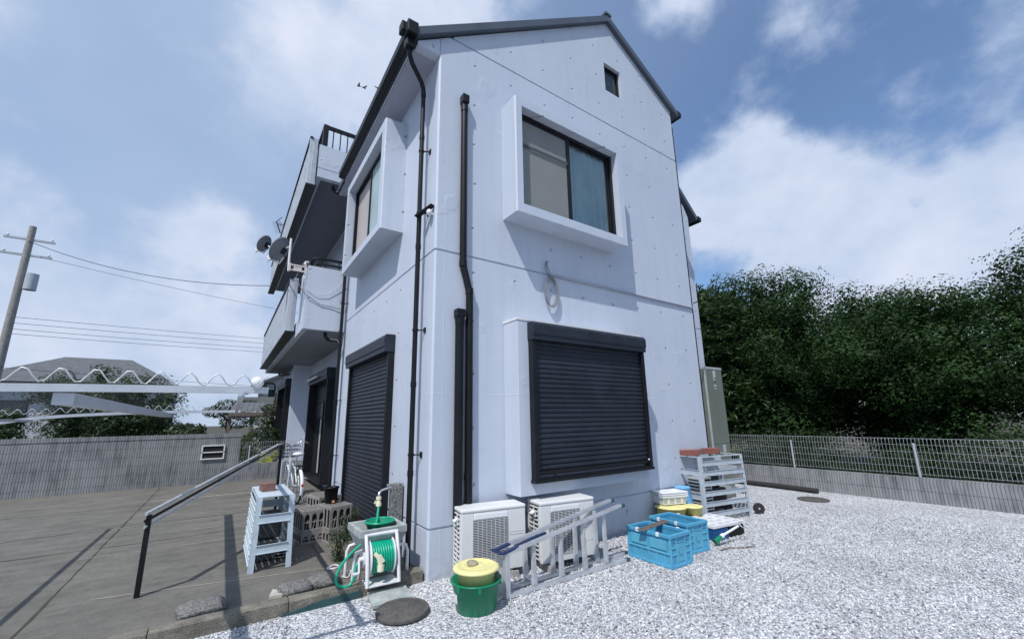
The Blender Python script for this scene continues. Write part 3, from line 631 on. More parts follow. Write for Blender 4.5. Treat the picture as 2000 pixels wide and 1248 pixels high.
# --- balconies ---------------------------------------------------------
def balcony(z0, ztop, groove, y1, ynear, panz0, panz1, pany0, label, rail):
    b = MB(); X0 = -.77
    b.box(X0, 4.3, z0, .3, y1, z0+.16); b.box(X0, 4.42, z0+.161, X0+.12, y1, z0+.32)
    zz = z0+.16
    if groove: b.box(X0, 4.3, z0+.161, .3, 4.42, groove-.01); b.box(X0+.012, 4.312, groove-.02, .3, 4.41, groove+.02); zz = groove+.012
    b.box(X0, 4.3, zz, .02, 4.42, ztop); b.box(X0, 4.42, z0+.32, X0+.12, ynear, ztop)
    o = b.build('balcony', 'wall', house)
    b = MB(); b.box(X0+.09, 4.42, z0-.006, .28, y1-.1, z0-.002); b.build('soffit', 'soffit_half_shade' if rail == 'low' else 'soffit_shade', o)  # underside sheet with shade painted in, deepest under the top balcony
    p = MB(); yy = pany0; n = int((y1-.3-pany0)/.3)
    p.box(-.955, pany0, panz0, -.90, pany0+.05, panz1); p.box(-.90, pany0, panz0, -.80, pany0+.18, panz1)
    for i in range(1, 5): p.bar((-.90+i*.02, pany0-.004, panz0), (-.90+i*.02, pany0-.004, panz1), .006, .006)
    p.build('end_post', 'alup', o, bevel=.004)
    p = MB()
    ye = y1-.3
    for i in range(n):
        ya = pany0+.05+i*(ye-pany0-.05)/n; yb = ya+(ye-pany0-.05)/n-.015
        p.box(-.93, ya, panz0+.03, -.92, yb, panz1-.03)
        for k in range(9):
            yk = ya+(yb-ya)*(k+.5)/9; p.box(-.933, yk-.004, panz0+.03, -.93, yk+.004, panz1-.03)
    p.build('panel', 'panel', o)
    p = MB(); p.box(-.96, pany0-.02, panz1-.03, -.90, ye, panz1); p.box(-.965, pany0-.02, panz0-.03, -.77, ye, panz0+.0)
    p.build('panel_frame', 'black', o)
    p = MB()
    for i in range(n+1): yk = pany0+.04+i*(ye-pany0-.05)/n; p.box(-.936, yk-.009, panz0, -.918, yk+.009, panz1-.03)
    p.build('panel_posts', 'alup', o)
    h = MB()
    if rail == 'low':
        zt = ztop
        h.tube([(-.70, 4.5, zt), (-.70, 4.42, zt+.12), (-.66, 4.37, zt+.18), (-.55, 4.36, zt+.20), (.0, 4.36, zt+.20)], .028, 8)
        h.tube([(-.66, 4.36, zt+.0), (-.62, 4.36, zt+.09), (0, 4.36, zt+.09)], .022, 8); h.box(-.72, 4.33, zt, .0, 4.40, zt+.02)
        for x in (-.45, -.2): h.cyl((x, 4.36, zt), (x, 4.36, zt+.2), .012, 6)
        h.tube([(-.70, 4.5, zt+.0), (-.70, 4.5, zt+.14), (-.70, ye, zt+.14)], .022, 8)
    else:
        zt = ztop; t = .53
        h.box(-.72, 4.32, zt, -.62, 4.42, zt+t); h.box(-.72, 4.33, zt+t-.06, .3, 4.41, zt+t)
        for i in range(1, 7): x = -.66+i*.145; h.box(x-.011, 4.355, zt, x+.011, 4.377, zt+t-.05)
        h.box(-.72, 4.42, zt+t-.06, -.64, ye, zt+t)
        for i in range(1, 60):
            yk = 4.42+i*.145
            if yk < ye: h.box(-.69, yk-.011, zt, -.668, yk+.011, zt+t-.05)
    h.build('railing', 'black', o, bevel=.003)
    return o
balcony(3.29, 4.55, None, 12.9, 5.1, 3.42, 4.58, 5.35, '', 'low')
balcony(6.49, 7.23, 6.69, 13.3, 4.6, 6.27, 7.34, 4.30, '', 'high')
b = MB(); b.tube([(.1, 4.29, 6.3), (-.02, 4.285, 6.0), (-.04, 4.285, 5.3), (-.02, 4.285, 5.1)], .008, 6); b.build('conduit', 'cable', house)

# ------------------------------------------------------------------ things fixed to the house
t = thing('cable_coil', 'coil of grey cable hanging on the front wall under the upper bay window', 'cable', (1.70, -.03, 3.3))
b = MB()
for k in range(5):
    pts = [((.105+.008*math.sin(k*2.1))*math.sin(a)+.004*k-.01, -.010-.006*k, -.07+(.185+.006*k)*math.cos(a)) for a in [2*math.pi*i/28 for i in range(28)]]
    b.tube(pts, .006, 6, closed=True)
b.build('coil', 'cable', t)
b = MB(); b.tube([(-.05, .01, .36), (-.06, -.02, .30), (-.03, -.03, .22), (-.06, -.02, .16), (-.01, -.02, .12), (.02, -.02, .10)], .008, 6); b.tube([(-.04, .01, .37), (-.09, -.02, .30), (-.08, -.03, .22), (-.03, -.02, .15), (-.05, -.02, .06)], .007, 6)
b.tube([(.0, -.01, .16), (.06, -.02, .13), (.05, .0, .20)], .006, 6); b.sphere((-.045, 0, .37), .018); b.build('tail', 'cable', t)

t = thing('wall_light', 'small black sensor light on the corner of the house beside the downpipe', 'light', (0, .1, 4.03))
b = MB(); b.bar((-.14, .17, -.05), (-.02, -.06, .04), .07, .018); b.build('lamp_head', 'black', t, bevel=.004)
b = MB(); b.sphere((-.05, -.02, -.05), .035, sq=(1, 1, 1.2)); b.bar((-.05, -.02, -.05), (0, -.02, -.06), .03, .03); b.build('sensor', 'white', t)

def dish(loc, r_, face, label, mat='dish', mesh_like=False):
    t = thing('satellite_dish', label, 'satellite dish', loc, 0, 'satellite dishes on the balcony')
    fz = Vector(face).normalized(); q = fz.to_track_quat('Z', 'Y').to_matrix()
    b = MB(); prof = [(r_*i/8, .16*r_*(i/8)**2*2.0) for i in range(9)]; prof += [(r_*1.02, prof[-1][1]), (r_*1.0, prof[-1][1]-.012)]+[(r_*i/8, .32*r_*(i/8)**2-.012) for i in range(7, -1, -1)]
    b.lathe((0, 0, 0), prof, 32); b.v = [tuple(q @ Vector(v)) for v in b.v]; b.build('reflector', mat, t)
    back = -fz; down = Vector((0, 0, -1)); foot = fz*(.62*r_*2)+down*r_*1.25
    b = MB(); b.tube([back*.03+down*r_*.5, fz*.05+down*r_*1.15, foot*.6+down*r_*.35, foot], .014, 8); b.build('feed_arm', 'white', t)
    b = MB(); b.bar(foot, foot+(-fz)*.09+Vector((0, 0, .05)), .05, .05); b.cyl(foot+Vector((0, 0, .02)), foot+(-fz)*.05+Vector((0, 0, .08)), .03, 10); b.bar(foot+Vector((0, 0, -.01)), foot+Vector((0, 0, -.07)), .02, .02); b.build('receiver', 'white', t, bevel=.006)
    b = MB(); b.box(-.05, -.0, -.06, .05, .08, .06); b.v = [tuple(q @ (Matrix.Rotation(R(90), 3, 'X') @ Vector(v))+back*.04) for v in b.v]; b.build('mount', 'black', t, bevel=.004)
    return t
dish((-1.22, 4.45, 4.80), .25, (-.72, .50, .47), 'larger grey satellite dish on the arm bolted to the middle balcony corner')
dish((-1.46, 5.6, 5.30), .19, (-.72, .50, .47), 'smaller grey satellite dish behind the larger one')
t = thing('dish_bracket', 'rusty white bracket with upright pipe holding the satellite dishes at the balcony corner', 'bracket', (-.80, 4.32, 4.45))
b = MB(); b.box(-.03, -.03, -.10, .0, .02, .10); b.box(-.30, -.02, -.06, -.03, .0, -.03); b.box(-.30, -.02, .04, -.03, .0, .07); b.box(-.31, -.03, -.07, -.27, .02, .08); b.box(-.22, -.015, -.03, -.08, -.005, .04); b.tube([(-.03, -.01, .09), (-.02, -.01, .15), (.03, .02, .17)], .025, 8); b.build('arm', 'rust', t)
b = MB(); b.tube([(-.30, 0, -.08), (-.31, 0, .2), (-.31, .0, .58)], .022, 10); b.tube([(-.31, 0, .42), (-.36, .05, .40), (-.55, .9, .62), (-.62, 1.2, .8)], .014, 6); b.build('pipe', 'white', t)
t = thing('tv_antenna', 'thin dark television antenna with short rods standing beyond the top balcony', 'antenna', (-1.0, 12, 8.65))
b = MB(); d = Vector((.12, .1, -.42)); b.cyl((.0, 0, .06), (.16, 0, -.35), .02, 6); b.cyl((0, 0, .06), (.16, .0, .28), .014, 6)
for i in range(7): p = Vector((0, 0, .05)).lerp(Vector((.15, 0, -.33)), i/6); b.cyl(p+Vector((-.13, .1, -.03)), p+Vector((.10, -.1, .05)), .006, 5)
b.cyl((.03, 0, -.03), (.34, 0, .0), .012, 6)
for i in range(5): p = Vector((.1+i*.06, 0, -.02)); b.cyl(p+Vector((-.02, .05, -.09)), p+Vector((.02, -.05, .10)), .005, 5)
b.cyl((.26, 0, .0), (.38, .2, -.9), .014, 6); b.build('rods', 'black', t)
b = MB(); b.tube([(-.85, 4.36, 4.6), (-.97, 4.3, 4.25), (-.84, 4.28, 4.02), (-.75, 4.27, 3.93), (-.5, 4.285, 3.78), (-.3, 4.28, 3.77), (-.14, 4.27, 3.74)], .007, 6)
tag(b.build('cable', 'cable'), 'grey cable sagging down across the end of the middle balcony', 'cable', 'cables on the balcony end')
b = MB(); b.tube([(-.85, 4.29, 4.10), (-.6, 4.27, 3.98), (-.4, 4.27, 4.0), (-.2, 4.26, 4.2), (-.06, 4.22, 4.5)], .005, 6)
tag(b.build('cable', 'white'), 'thin white cable curving up across the end of the middle balcony', 'cable', 'cables on the balcony end')

# ------------------------------------------------------------------ air conditioner units
def ac_unit(label, loc, rz):
    t = thing('air_conditioner', label, 'air conditioner', loc, rz, 'outdoor units on the gravel')
    w_, d_, h_ = .695, .28, .60
    gx0, gx1, gz0, gz1 = .125, .50, .075, .485
    b = MB()
    b.box(0, 0, 0, gx0, .02, h_-.04); b.box(gx1, 0, 0, w_, .02, h_-.04); b.box(gx0, 0, 0, gx1, .02, gz0); b.box(gx0, 0, gz1, gx1, .02, h_-.04)
    b.box(w_-.012, .02, 0, w_, d_, h_-.04); b.box(0, d_-.012, 0, w_-.012, d_, h_-.04); b.box(.0, .02, 0, .012, .05, h_-.04)
    b.build('casing', 'acw', t, bevel=.006)
    b = MB(); b.box(-.006, -.006, h_-.04, w_+.006, d_+.006, h_); b.build('lid', 'acw', t, bevel=.014)
    MB().box(gx0+.005, -.006, gz1+.012, gx1-.005, .0, gz1+.06).build('badge_strip', 'white', t, bevel=.003); b = MB(); b.box(w_-.19, -.003, .16, w_-.02, 0, .163); b.box(w_-.19, -.003, .32, w_-.02, 0, .323); b.box(w_-.19, -.003, .345, w_-.02, 0, .347); b.build('panel_seams', 'acg', t)
    b = MB(); b.box(gx0, .12, gz0, gx1, .13, gz1); b.box(.03, .05, .02, .05, d_-.02, h_-.05); b.build('heat_exchanger', 'fin', t)
    b = MB(); cx, cz = (gx0+gx1)/2, (gz0+gz1)/2; b.lathe((cx, .05, cz), [(.172, 0), (.180, 0), (.180, .05), (.172, .05)], 28, 'y'); b.cyl((cx, .045, cz), (cx, .09, cz), .045, 16)
    for k in range(3):
        a = 2*math.pi*k/3+.4
        pts = [(cx+.04*math.cos(a), .06, cz+.04*math.sin(a)), (cx+.165*math.cos(a-.2), .05, cz+.165*math.sin(a-.2)), (cx+.168*math.cos(a+.55), .09, cz+.168*math.sin(a+.55)), (cx+.045*math.cos(a+.9), .085, cz+.045*math.sin(a+.9))]
        b.add(pts, [(0, 1, 2, 3)])
    b.build('fan', 'dark', t, fixn=False)
    b = MB(); n = 27
    for i in range(n): z = gz0+(i+.5)*(gz1-gz0)/n; b.box(gx0, -.004, z-.0026, gx1, .004, z+.0026)
    for i in range(1, 8): x = gx0+i*(gx1-gx0)/8; b.box(x-.0022, -.005, gz0, x+.0022, .006, gz1)
    b.box(gx0-.004, -.006, gz0-.006, gx1+.004, .0, gz0); b.build('front_grille', 'acg', t)
    b = MB()
    for i in range(13): z = .03+i*(h_-.09)/12; b.box(-.004, .04, z-.006, .008, d_, z+.006)
    b.box(-.004, .04, .02, .008, .055, h_-.05); b.box(-.004, d_-.02, .02, .008, d_, h_-.05); b.box(-.003, .15, .02, .008, .162, h_-.05)
    b.build('side_grille', 'acw', t)
    b = MB(); b.add([(-.0, .10, .50), (-.0, .17, .50), (-.045, .17, .475), (-.045, .10, .475), (-.0, .10, .505), (-.0, .17, .505), (-.045, .17, .48), (-.045, .10, .48), ], [(0, 1, 2, 3), (4, 7, 6, 5), (2, 6, 7, 3), (0, 3, 7, 4), (1, 5, 6, 2)]); b.box(-.012, .10, .44, -.004, .15, .505); b.build('sensor_clip', 'white', t)
    b = MB()
    for x in (.10, .56): b.prism([(x-.05, -.085), (x+.05, -.085), (x+.035, -.012), (x-.035, -.012)], 'y', -.035, .30)
    b.build('foot', 'concrete', t, bevel=.006)
    b = MB(); b.box(.08, -.02, -.012, .14, .28, .0); b.box(.54, -.02, -.012, .60, .28, .0); b.build('bracket', 'black', t)
    return t
ac_unit('white outdoor air conditioner nearest the house corner, behind the green tub', (.222, -.300, .080), -10.5)
ac_unit('white outdoor air conditioner under the shuttered bay, behind the middle of the ladder', (1.060, -.490, .078), -8)

# ------------------------------------------------------------------ folded step ladder lying on its side
t = thing('step_ladder', 'folded aluminium step ladder lying on its side on the gravel before the air conditioners', 'ladder', (.425, -.80, 0))
def rail(p, q, name='rail'):
    b = MB(); p = Vector(p); q = Vector(q); d = (q-p).normalized()
    b.bar(p, q, .035, .012); off = Vector((0, .0155, 0)); b.bar(p+off+Vector((0, 0, .012)), q+off+Vector((0, 0, .012)), .005, .03); b.bar(p-off+Vector((0, 0, .012)), q-off+Vector((0, 0, .012)), .005, .03)
    b.build(name, 'alu', t, bevel=.002)
rail((0, 0, .012), (1.57, .02, .012)); rail((0, 0, .36), (1.55, .02, .575)); rail((-.0, .14, .012), (1.75, .20, .012)); rail((-.02, .14, .37), (1.58, .20, .60))
tz = lambda x: .36+.139*x
for x in (.315, .655, .975, 1.285):
    for y, sgn in ((.02, 1), (.155, -1)):
        b = MB(); z1 = tz(x)-.0; z0 = .03; yo = y+.01*x
        b.add([(x-.030, yo-.012, z0), (x+.030, yo-.012, z0), (x+.012, yo-.012, z1), (x-.012, yo-.012, z1), (x-.028, yo+.012, z0), (x+.028, yo+.012, z0), (x+.022, yo+.012, z1), (x-.022, yo+.012, z1)],
              [(0, 1, 2, 3), (7, 6, 5, 4), (0, 4, 5, 1), (1, 5, 6, 2), (2, 6, 7, 3), (3, 7, 4, 0)])
        for k in (-.012, 0, .012): b.box(x+k-.0015, yo-.016, z0+.02, x+k+.0015, yo-.012, z1-.05)
        b.build('step', 'alu', t, bevel=.002)
b = MB(); b.box(-.03, -.02, .012, -.0, .03, .38); b.box(-.02, -.018, 0, .02, -.012, .37); b.box(.0, .05, 0, .012, .15, .35); b.build('top_plate', 'alu', t, bevel=.003)
b = MB(); b.bar((-.06, 0, .375), (.12, .01, .405), .05, .018); b.bar((-.08, .10, .385), (.10, .12, .41), .05, .018); b.bar((-.05, -.0, .375), (-.07, .14, .385), .05, .016); b.bar((.12, .05, .40), (.50, .07, .452), .035, .02); b.cyl((-.03, -.03, .385), (-.03, .0, .385), .012, 8); b.build('hinge', 'bluecap', t, bevel=.004)
for p, q in (((1.55, .02, .575), (1.60, .02, .582)), ((1.58, .20, .60), (1.63, .20, .607)), ((1.57, .02, .018), (1.63, .02, .018)), ((1.75, .20, .018), (1.80, .20, .018))):
    b = MB(); b.bar(p, q, .045, .034); b.build('foot', 'teal', t, bevel=.005)
b = MB(); b.bar((1.3, .02, .02), (1.62, .03, .03), .01, .01); b.bar((1.3, .1, .02), (1.62, .10, .035), .01, .01); b.build('brace', 'alu', t)
b = MB(); b.box(.345, .128, .16, .36, .1305, .30); b.build('warning_label', 'red', t) if False else None

# ------------------------------------------------------------------ tubs
def tub(b, r0, r1, h, th=.004, z=0):
    b.lathe((0, 0, z), [(0.001, 0), (r0*.96, 0), (r0, .008), (r1, h-.012), (r1+.014, h-.012), (r1+.016, h-.004), (r1+.012, h), (r1-.004, h), (r0-.004, .012), (0.001, .010)], 36); return b
t = thing('green_tub', 'round green plastic tub holding a cream bucket, on the gravel by the ladder end', 'tub', (.11, -.79, .0))
b = tub(MB(), .168, .205, .235); b.build('body', 'greenb', t)
b = MB()
for a in (200, 250, 330): b.box(.206*math.cos(R(a))-.02, .206*math.sin(R(a))-.02, .185, .206*math.cos(R(a))+.0, .206*math.sin(R(a))+.02, .225)
b.build('handle_lug', 'greenb', t, bevel=.004)
b = MB(); n = 8; vs = [(.182*math.cos(R(158+4*i)), .182*math.sin(R(158+4*i)), z) for i in range(n) for z in (.08, .17)]
vs = [(x*(1+.0+ (z-.08)*.35+.03), y*(1+(z-.08)*.35+.03), z) for x, y, z in vs]; b.add(vs, [(2*i, 2*i+2, 2*i+3, 2*i+1) for i in range(n-1)]); b.build('sticker', 'white', t, fixn=False)
t = thing('cream_bucket', 'pale yellow lidded plastic bucket standing inside the green tub', 'bucket', (.11, -.79, .012))
b = tub(MB(), .135, .165, .31); b.build('body', 'yellow', t)
b = MB(); b.lathe((0, 0, .295), [(.196, 0), (.200, .006), (.198, .016), (.176, .028), (.170, .026), (.150, .036), (.145, .028), (.118, .030), (.10, .036), (.092, .030), (.06, .032), (.052, .037), (.001, .037)], 40); b.build('lid', 'yellow', t)
o = MB().sphere((0, 0, 0), .045, 14, 9, (1.15, .8, .7), .10).build('stone', 'conc_brown'); o.location = (.07, -.80, .352); o.rotation_euler = (0, .25, R(-30)); tag(o, 'muddy brown stone lying on the cream bucket lid', 'stone')

# ------------------------------------------------------------------ manhole lid and slab
t = thing('manhole_cover', 'round dark cast iron cover lying on the gravel near the patio edge', 'manhole cover', (-.43, -.52, .012), -20)
b = MB(); b.lathe((0, 0, 0), [(.001, .0), (.212, .0), (.215, .006), (.215, .030), (.209, .036), (.196, .036), (.192, .030), (.186, .030), (.182, .036), (.001, .036)], 48)
for rr in (.05, .09, .13, .165):
    n = int(rr*130)
    for i in range(n):
        a = 2*math.pi*i/n+rr*9; b.box(rr*math.cos(a)-.007, rr*math.sin(a)-.007, .035, rr*math.cos(a)+.007, rr*math.sin(a)+.007, .039)
b.build('disc', 'iron', t)
o = MB().box(0, 0, 0, .345, .30, .03).build('stone_slab', 'slab', bevel=.005); o.location = (-.615, -.318, .012); o.rotation_euler = (R(1.5), 0, R(-7)); tag(o, 'pale grey rectangular slab lying on the gravel beside the hose reel', 'slab')

t = thing('manhole_cover', 'flat grey round cover set in the gravel near the mesh fence on the right', 'manhole cover', (7.35, -.62, .005))
MB().lathe((0, 0, 0), [(.001, 0), (.25, 0), (.25, .014), (.24, .018), (.001, .018)], 36).build('disc', 'iron', t)
# granite weights
def rough(name, mat, sx_, sy_, sz_, loc, rz, label, cat, group=None, seed=1, jag=.15):
    rr = random.Random(seed); bm = bmesh.new(); bmesh.ops.create_cube(bm, size=1); bmesh.ops.subdivide_edges(bm, edges=bm.edges, cuts=5, use_grid_fill=True)
    for v in bm.verts:
        c = v.co.copy(); l = c.length; v.co = c.lerp(c.normalized()*.62, .45); k = 1+(rr.random()-.5)*jag; v.co = Vector((v.co.x*sx_*k, v.co.y*sy_*k, (v.co.z+.45)*sz_*(1+(rr.random()-.5)*jag)))
        if v.co.z < .0: v.co.z = 0
    me = bpy.data.meshes.new(name); bm.to_mesh(me); bm.free(); o = bpy.data.objects.new(name, me); COL.objects.link(o); me.materials.append(M[mat]); o.location = loc; o.rotation_euler.z = R(rz)
    for p in me.polygons: p.use_smooth = True
    return tag(o, label, cat, group)
rough('rough_stone', 'rock', .25, .22, .075, (-1.13, .31, .07), 8, 'speckled granite block on the patio, left one of the touching pair', 'stone', 'rough stones by the kerb', 3)
rough('rough_stone', 'rock', .26, .23, .085, (-.88, .35, .07), -4, 'speckled granite block on the patio, right one of the touching pair', 'stone', 'rough stones by the kerb', 5)
rough('rough_stone', 'rock', .30, .26, .075, (-1.80, .33, .07), 12, 'darker chunky stone behind the kerb, farther left than the granite pair', 'stone', 'rough stones by the kerb', 8)
o = MB().prism([(0, 0), (.10, -.03), (.11, .03), (.02, .17)], 'z', 0, .03).build('wedge', 'palestrip', bevel=.003); o.location = (-1.33, .25, .075); o.rotation_euler = (0, R(-6), R(-8)); tag(o, 'thin pale wooden wedge leaning beside the left granite block', 'wedge')

# ------------------------------------------------------------------ folding crates
def folding_crate(label, loc, rz, w_, d_, h_, mat='crate', group='blue folding crates on the gravel'):
    t = thing('folding_crate', label, 'crate', loc, rz, group)
    b = MB(); e = .018
    b.box(e, e, .015, w_-e, d_-e, .028)
    for (x0, y0, x1, y1) in ((e, e, w_-e, e+.008), (e, d_-e-.008, w_-e, d_-e), (e, e+.008, e+.008, d_-e-.008), (w_-e-.008, e+.008, w_-e, d_-e-.008)): b.box(x0, y0, .028, x1, y1, h_-.03)
    b.build('wall_panels', mat, t)
    for z0, z1, k in ((0, .03, .004), (h_-.035, h_, 0)):
        b = MB()
        b.box(k, k, z0, w_-k, e+.012, z1); b.box(k, d_-e-.012, z0, w_-k, d_-k, z1); b.box(k, e+.012, z0, e+.012, d_-e-.012, z1); b.box(w_-e-.012, e+.012, z0, w_-k, d_-e-.012, z1)
        b.build('rim' if k == 0 else 'base_rim', mat, t, bevel=.004)
    b = MB(); zm = h_*.42
    for x in (0.006, w_-.006):       # long faces: ledge, lower ribs, two raised panels
        s_ = 1 if x < .1 else -1
        b.box(x, .02, zm-.006, x+s_*.014, d_-.02, zm+.008)
        for i in range(1, 6): y = i*d_/6; b.box(x+s_*.004, y-.005, .03, x+s_*.014, y+.005, zm)
        for (ya, yb) in ((.06, d_*.46), (d_*.54, d_-.06)): b.box(x+s_*.001, ya, zm+.03, x+s_*.012, yb, h_-.06)
        for y in (.012, d_-.012): b.box(x, y-.010, .03, x+s_*.016, y+.010, h_-.03)
    for y in (0.006, d_-.006):       # short faces
        s_ = 1 if y < .1 else -1
        for x in (.02, w_*.30, w_*.70, w_-.02): b.box(x-.007, y, .03, x+.007, y+s_*.014, h_-.03)
        b.box(w_*.30, y+s_*.005, h_*.72, w_*.70, y+s_*.013, h_*.74)
        for k in (.38, .58, .78): b.box(.02, y+s_*.002, h_*k, w_*.30, y+s_*.014, h_*k+.008); b.box(w_*.70, y+s_*.002, h_*k, w_-.02, y+s_*.014, h_*k+.008)
        b.box(w_*.33, y+s_*.008, .05, w_*.67, y+s_*.0135, h_*.68)
    b.build('ribs', mat+'2' if mat == 'crate' else mat, t, bevel=.003)
    for y in (d_*.27, d_*.73):
        for x in (-.004, w_-.022):
            c = MB(); c.box(x, y-.018, h_-.035, x+.026, y+.018, h_+.003); c.box(x+.004, y-.014, h_+.003, x+.02, y+.014, h_+.008); c.build('clip', 'white', t, bevel=.003)
    c = MB(); c.cyl((w_*.5, .006, h_*.45), (w_*.5, .0085, h_*.45), .030, 16); c.build('emblem', 'crate2', t)
    return t
folding_crate('light blue folding crate with a plank across its rim, nearest on the gravel', (2.165, -1.25, .004), -.5, .372, .585, .325)
folding_crate('light blue folding crate without a plank, behind the nearer one', (2.712, -1.09, .004), -3.5, .392, .555, .328)
t = thing('plank', 'weathered grey grooved plank laid across the rim of the nearest blue crate', 'plank', (2.10, -.93, .337), 0)
b = MB(); b.bar((0, .0, 0), (.56, .07, .004), .085, .010)
for k in (-.03, -.01, .01, .03): b.bar((0.0, k, .007), (.56, k+.07, .011), .006, .005)
b.build('board', 'wood', t)
def lid_crate(label, loc, rz, w_, d_, h_, mat):
    t = thing('lidded_crate', label, 'crate', loc, rz, 'white lidded crates')
    b = MB(); b.box(.01, .01, 0, w_-.01, d_-.01, .012)
    for (x0, y0, x1, y1) in ((.01, .01, w_-.01, .018), (.01, d_-.018, w_-.01, d_-.01), (.01, .018, .018, d_-.018), (w_-.018, .018, w_-.01, d_-.018)): b.box(x0, y0, 0, x1, y1, h_-.03)
    for i in range(7): x = .02+i*(w_-.04)/6; b.box(x-.006, .004, 0, x+.006, .010, h_-.03); b.box(x-.006, d_-.01, 0, x+.006, d_-.004, h_-.03)
    for i in range(9): y = .02+i*(d_-.04)/8; b.box(.004, y-.006, 0, .01, y+.006, h_-.03); b.box(w_-.01, y-.006, 0, w_-.004, y+.006, h_-.03)
    for z in (.05, .09): b.box(.003, .003, z, w_-.003, .010, z+.008); b.box(.003, .003, z, .01, d_-.003, z+.008); b.box(w_-.01, .003, z, w_-.003, d_-.003, z+.008)
    b.build('body', mat, t, bevel=.002)
    b = MB(); z0, z1 = h_-.032, h_
    nx, ny = 2, 4; xs_ = [0]; ys_ = [0]
    for i in range(nx): xs_ += [w_*(i+.22)/nx, w_*(i+.78)/nx]
    for i in range(ny): ys_ += [d_*(i+.30)/ny, d_*(i+.70)/ny]
    xs_.append(w_); ys_.append(d_)
    for i in range(len(xs_)-1):
        for j in range(len(ys_)-1):
            if i % 2 == 1 and j % 2 == 1: b.box(xs_[i], ys_[j]+(ys_[j+1]-ys_[j])*.4, z1-.010, xs_[i+1], ys_[j]+(ys_[j+1]-ys_[j])*.6, z1-.002); continue
            b.box(xs_[i], ys_[j], z1-.010, xs_[i+1], ys_[j+1], z1)
    b.box(-.003, -.003, z0, w_+.003, .005, z1-.001); b.box(-.003, d_-.005, z0, w_+.003, d_+.003, z1-.001); b.box(-.003, .005, z0, .005, d_-.005, z1-.001); b.box(w_-.005, .005, z0, w_+.003, d_-.005, z1-.001)
    b.build('lid', 'white', t)
    b = MB(); b.box(.02, .02, .012, w_-.02, d_-.02, h_*.5); b.build('contents', 'dark', t)
    return t
lid_crate('deep blue crate with a white slotted lid beside the rear blue crate', (3.44, -.975, .004), -5.5, .30, .50, .182, 'navy')
lid_crate('black crate with a white slotted lid, rightmost of the crates on the gravel', (3.755, -.992, .004), -4, .345, .505, .172, 'black')
t = thing('scoop', 'small scoop with green end, white handle and oval ring leaning on the blue lidded crate', 'scoop', (3.28, -1.05, .03), 0)
b = MB(); b.tube([(0, -.02, .02), (.05, -.03, .04), (.11, -.045, .07)], [.035, .03, .022], 12); b.build('head', 'greenb', t)
b = MB(); b.tube([(.10, -.043, .066), (.14, -.05, .082), (.16, -.055, .088)], [.028, .026, .016], 12); b.tube([(.15, -.053, .085), (.42, -.10, .155)], .014, 10); b.build('handle', 'white', t)
b = MB(); b.tube([(.49+.08*math.cos(a), -.11+.03*math.cos(a)+.03*math.sin(a), .165+.025*math.sin(a)) for a in [2*math.pi*i/20 for i in range(20)]], .007, 6, closed=True); b.build('ring', 'cablid', t)
b = MB(); b.tube([(3.15, -1.2, .012), (3.3, -1.22, .016), (3.5, -1.33, .012), (3.62, -1.37, .016)], .008, 6); tag(b.build('stick', 'wood'), 'thin dark stick lying on the gravel before the lidded crates', 'stick')

# ------------------------------------------------------------------ tubs and baskets by the wall
for lb, loc, r_, h_ in (('faded yellow round tub by the wall, under the left side of the stacked baskets', (3.60, -.26, 0), .20, .29), ('smaller faded yellow tub beside the slatted rack', (3.86, -.42, 0), .135, .29)):
    t = thing('yellow_tub', lb, 'tub', loc, 0, 'faded yellow tubs by the wall'); tub(MB(), r_*.82, r_, h_).build('body', 'olive', t)
    MB().lathe((0, 0, h_), [(r_+.012, -.006), (r_+.02, 0), (r_+.012, .010), (r_*.7, .014), (.001, .010)], 30).build('lid', 'yellow', t)
for k in range(3):
    t = thing('basket', ['white slotted basket at the bottom of the stack on the yellow tubs', 'white slotted basket in the middle of the stack on the yellow tubs', 'grey-white slotted basket on top of the stack on the yellow tubs'][k], 'basket', (3.46, -.24, .315+.026*k), -17, 'nested baskets on the yellow tubs')
    b = MB(); W, D, H = .44, .28, .115; e = .03
    def shell(x0, y0, x1, y1, z0, X0, Y0, X1, Y1, z1, th=.004):
        bo = [(x0, y0, z0), (x1, y0, z0), (x1, y1, z0), (x0, y1, z0)]; to = [(X0, Y0, z1), (X1, Y0, z1), (X1, Y1, z1), (X0, Y1, z1)]
        bi = [(x0+th, y0+th, z0+th), (x1-th, y0+th, z0+th), (x1-th, y1-th, z0+th), (x0+th, y1-th, z0+th)]; ti = [(X0+th, Y0+th, z1), (X1-th, Y0+th, z1), (X1-th, Y1-th, z1), (X0+th, Y1-th, z1)]
        fs = [(3, 2, 1, 0)]+[(i, (i+1) % 4, (i+1) % 4+4, i+4) for i in range(4)]+[(8, 9, 10, 11)]+[(i+8, i+12, (i+1) % 4+12, (i+1) % 4+8) for i in range(4)]+[(i+4, (i+1) % 4+4, (i+1) % 4+12, i+12) for i in range(4)]
        b.add(bo+to+bi+ti, fs)
    shell(e, e, W-e, D-e, 0, .012, .012, W-.012, D-.012, H)
    b.box(0, 0, H-.014, W, .014, H); b.box(0, D-.014, H-.014, W, D, H); b.box(0, .014, H-.014, .014, D-.014, H); b.box(W-.014, .014, H-.014, W, D-.014, H)
    b.build('body', 'white', t, bevel=.003)
    if k == 0:
        b = MB()
        for cx in (.06, .17, .28, .385):
            wd = .03 if cx in (.06, .385) else .04
            for j in range(4): z = .022+j*.018; yy = e-(e-.012)*z/H-.0025; b.box(cx-wd, yy, z, cx+wd, yy+.002, z+.006)
        b.build('slots', 'curt_g', t)
t = thing('blue_bucket', 'light blue bucket turned upside down between the baskets and the slatted rack', 'bucket', (4.06, -.16, .0))
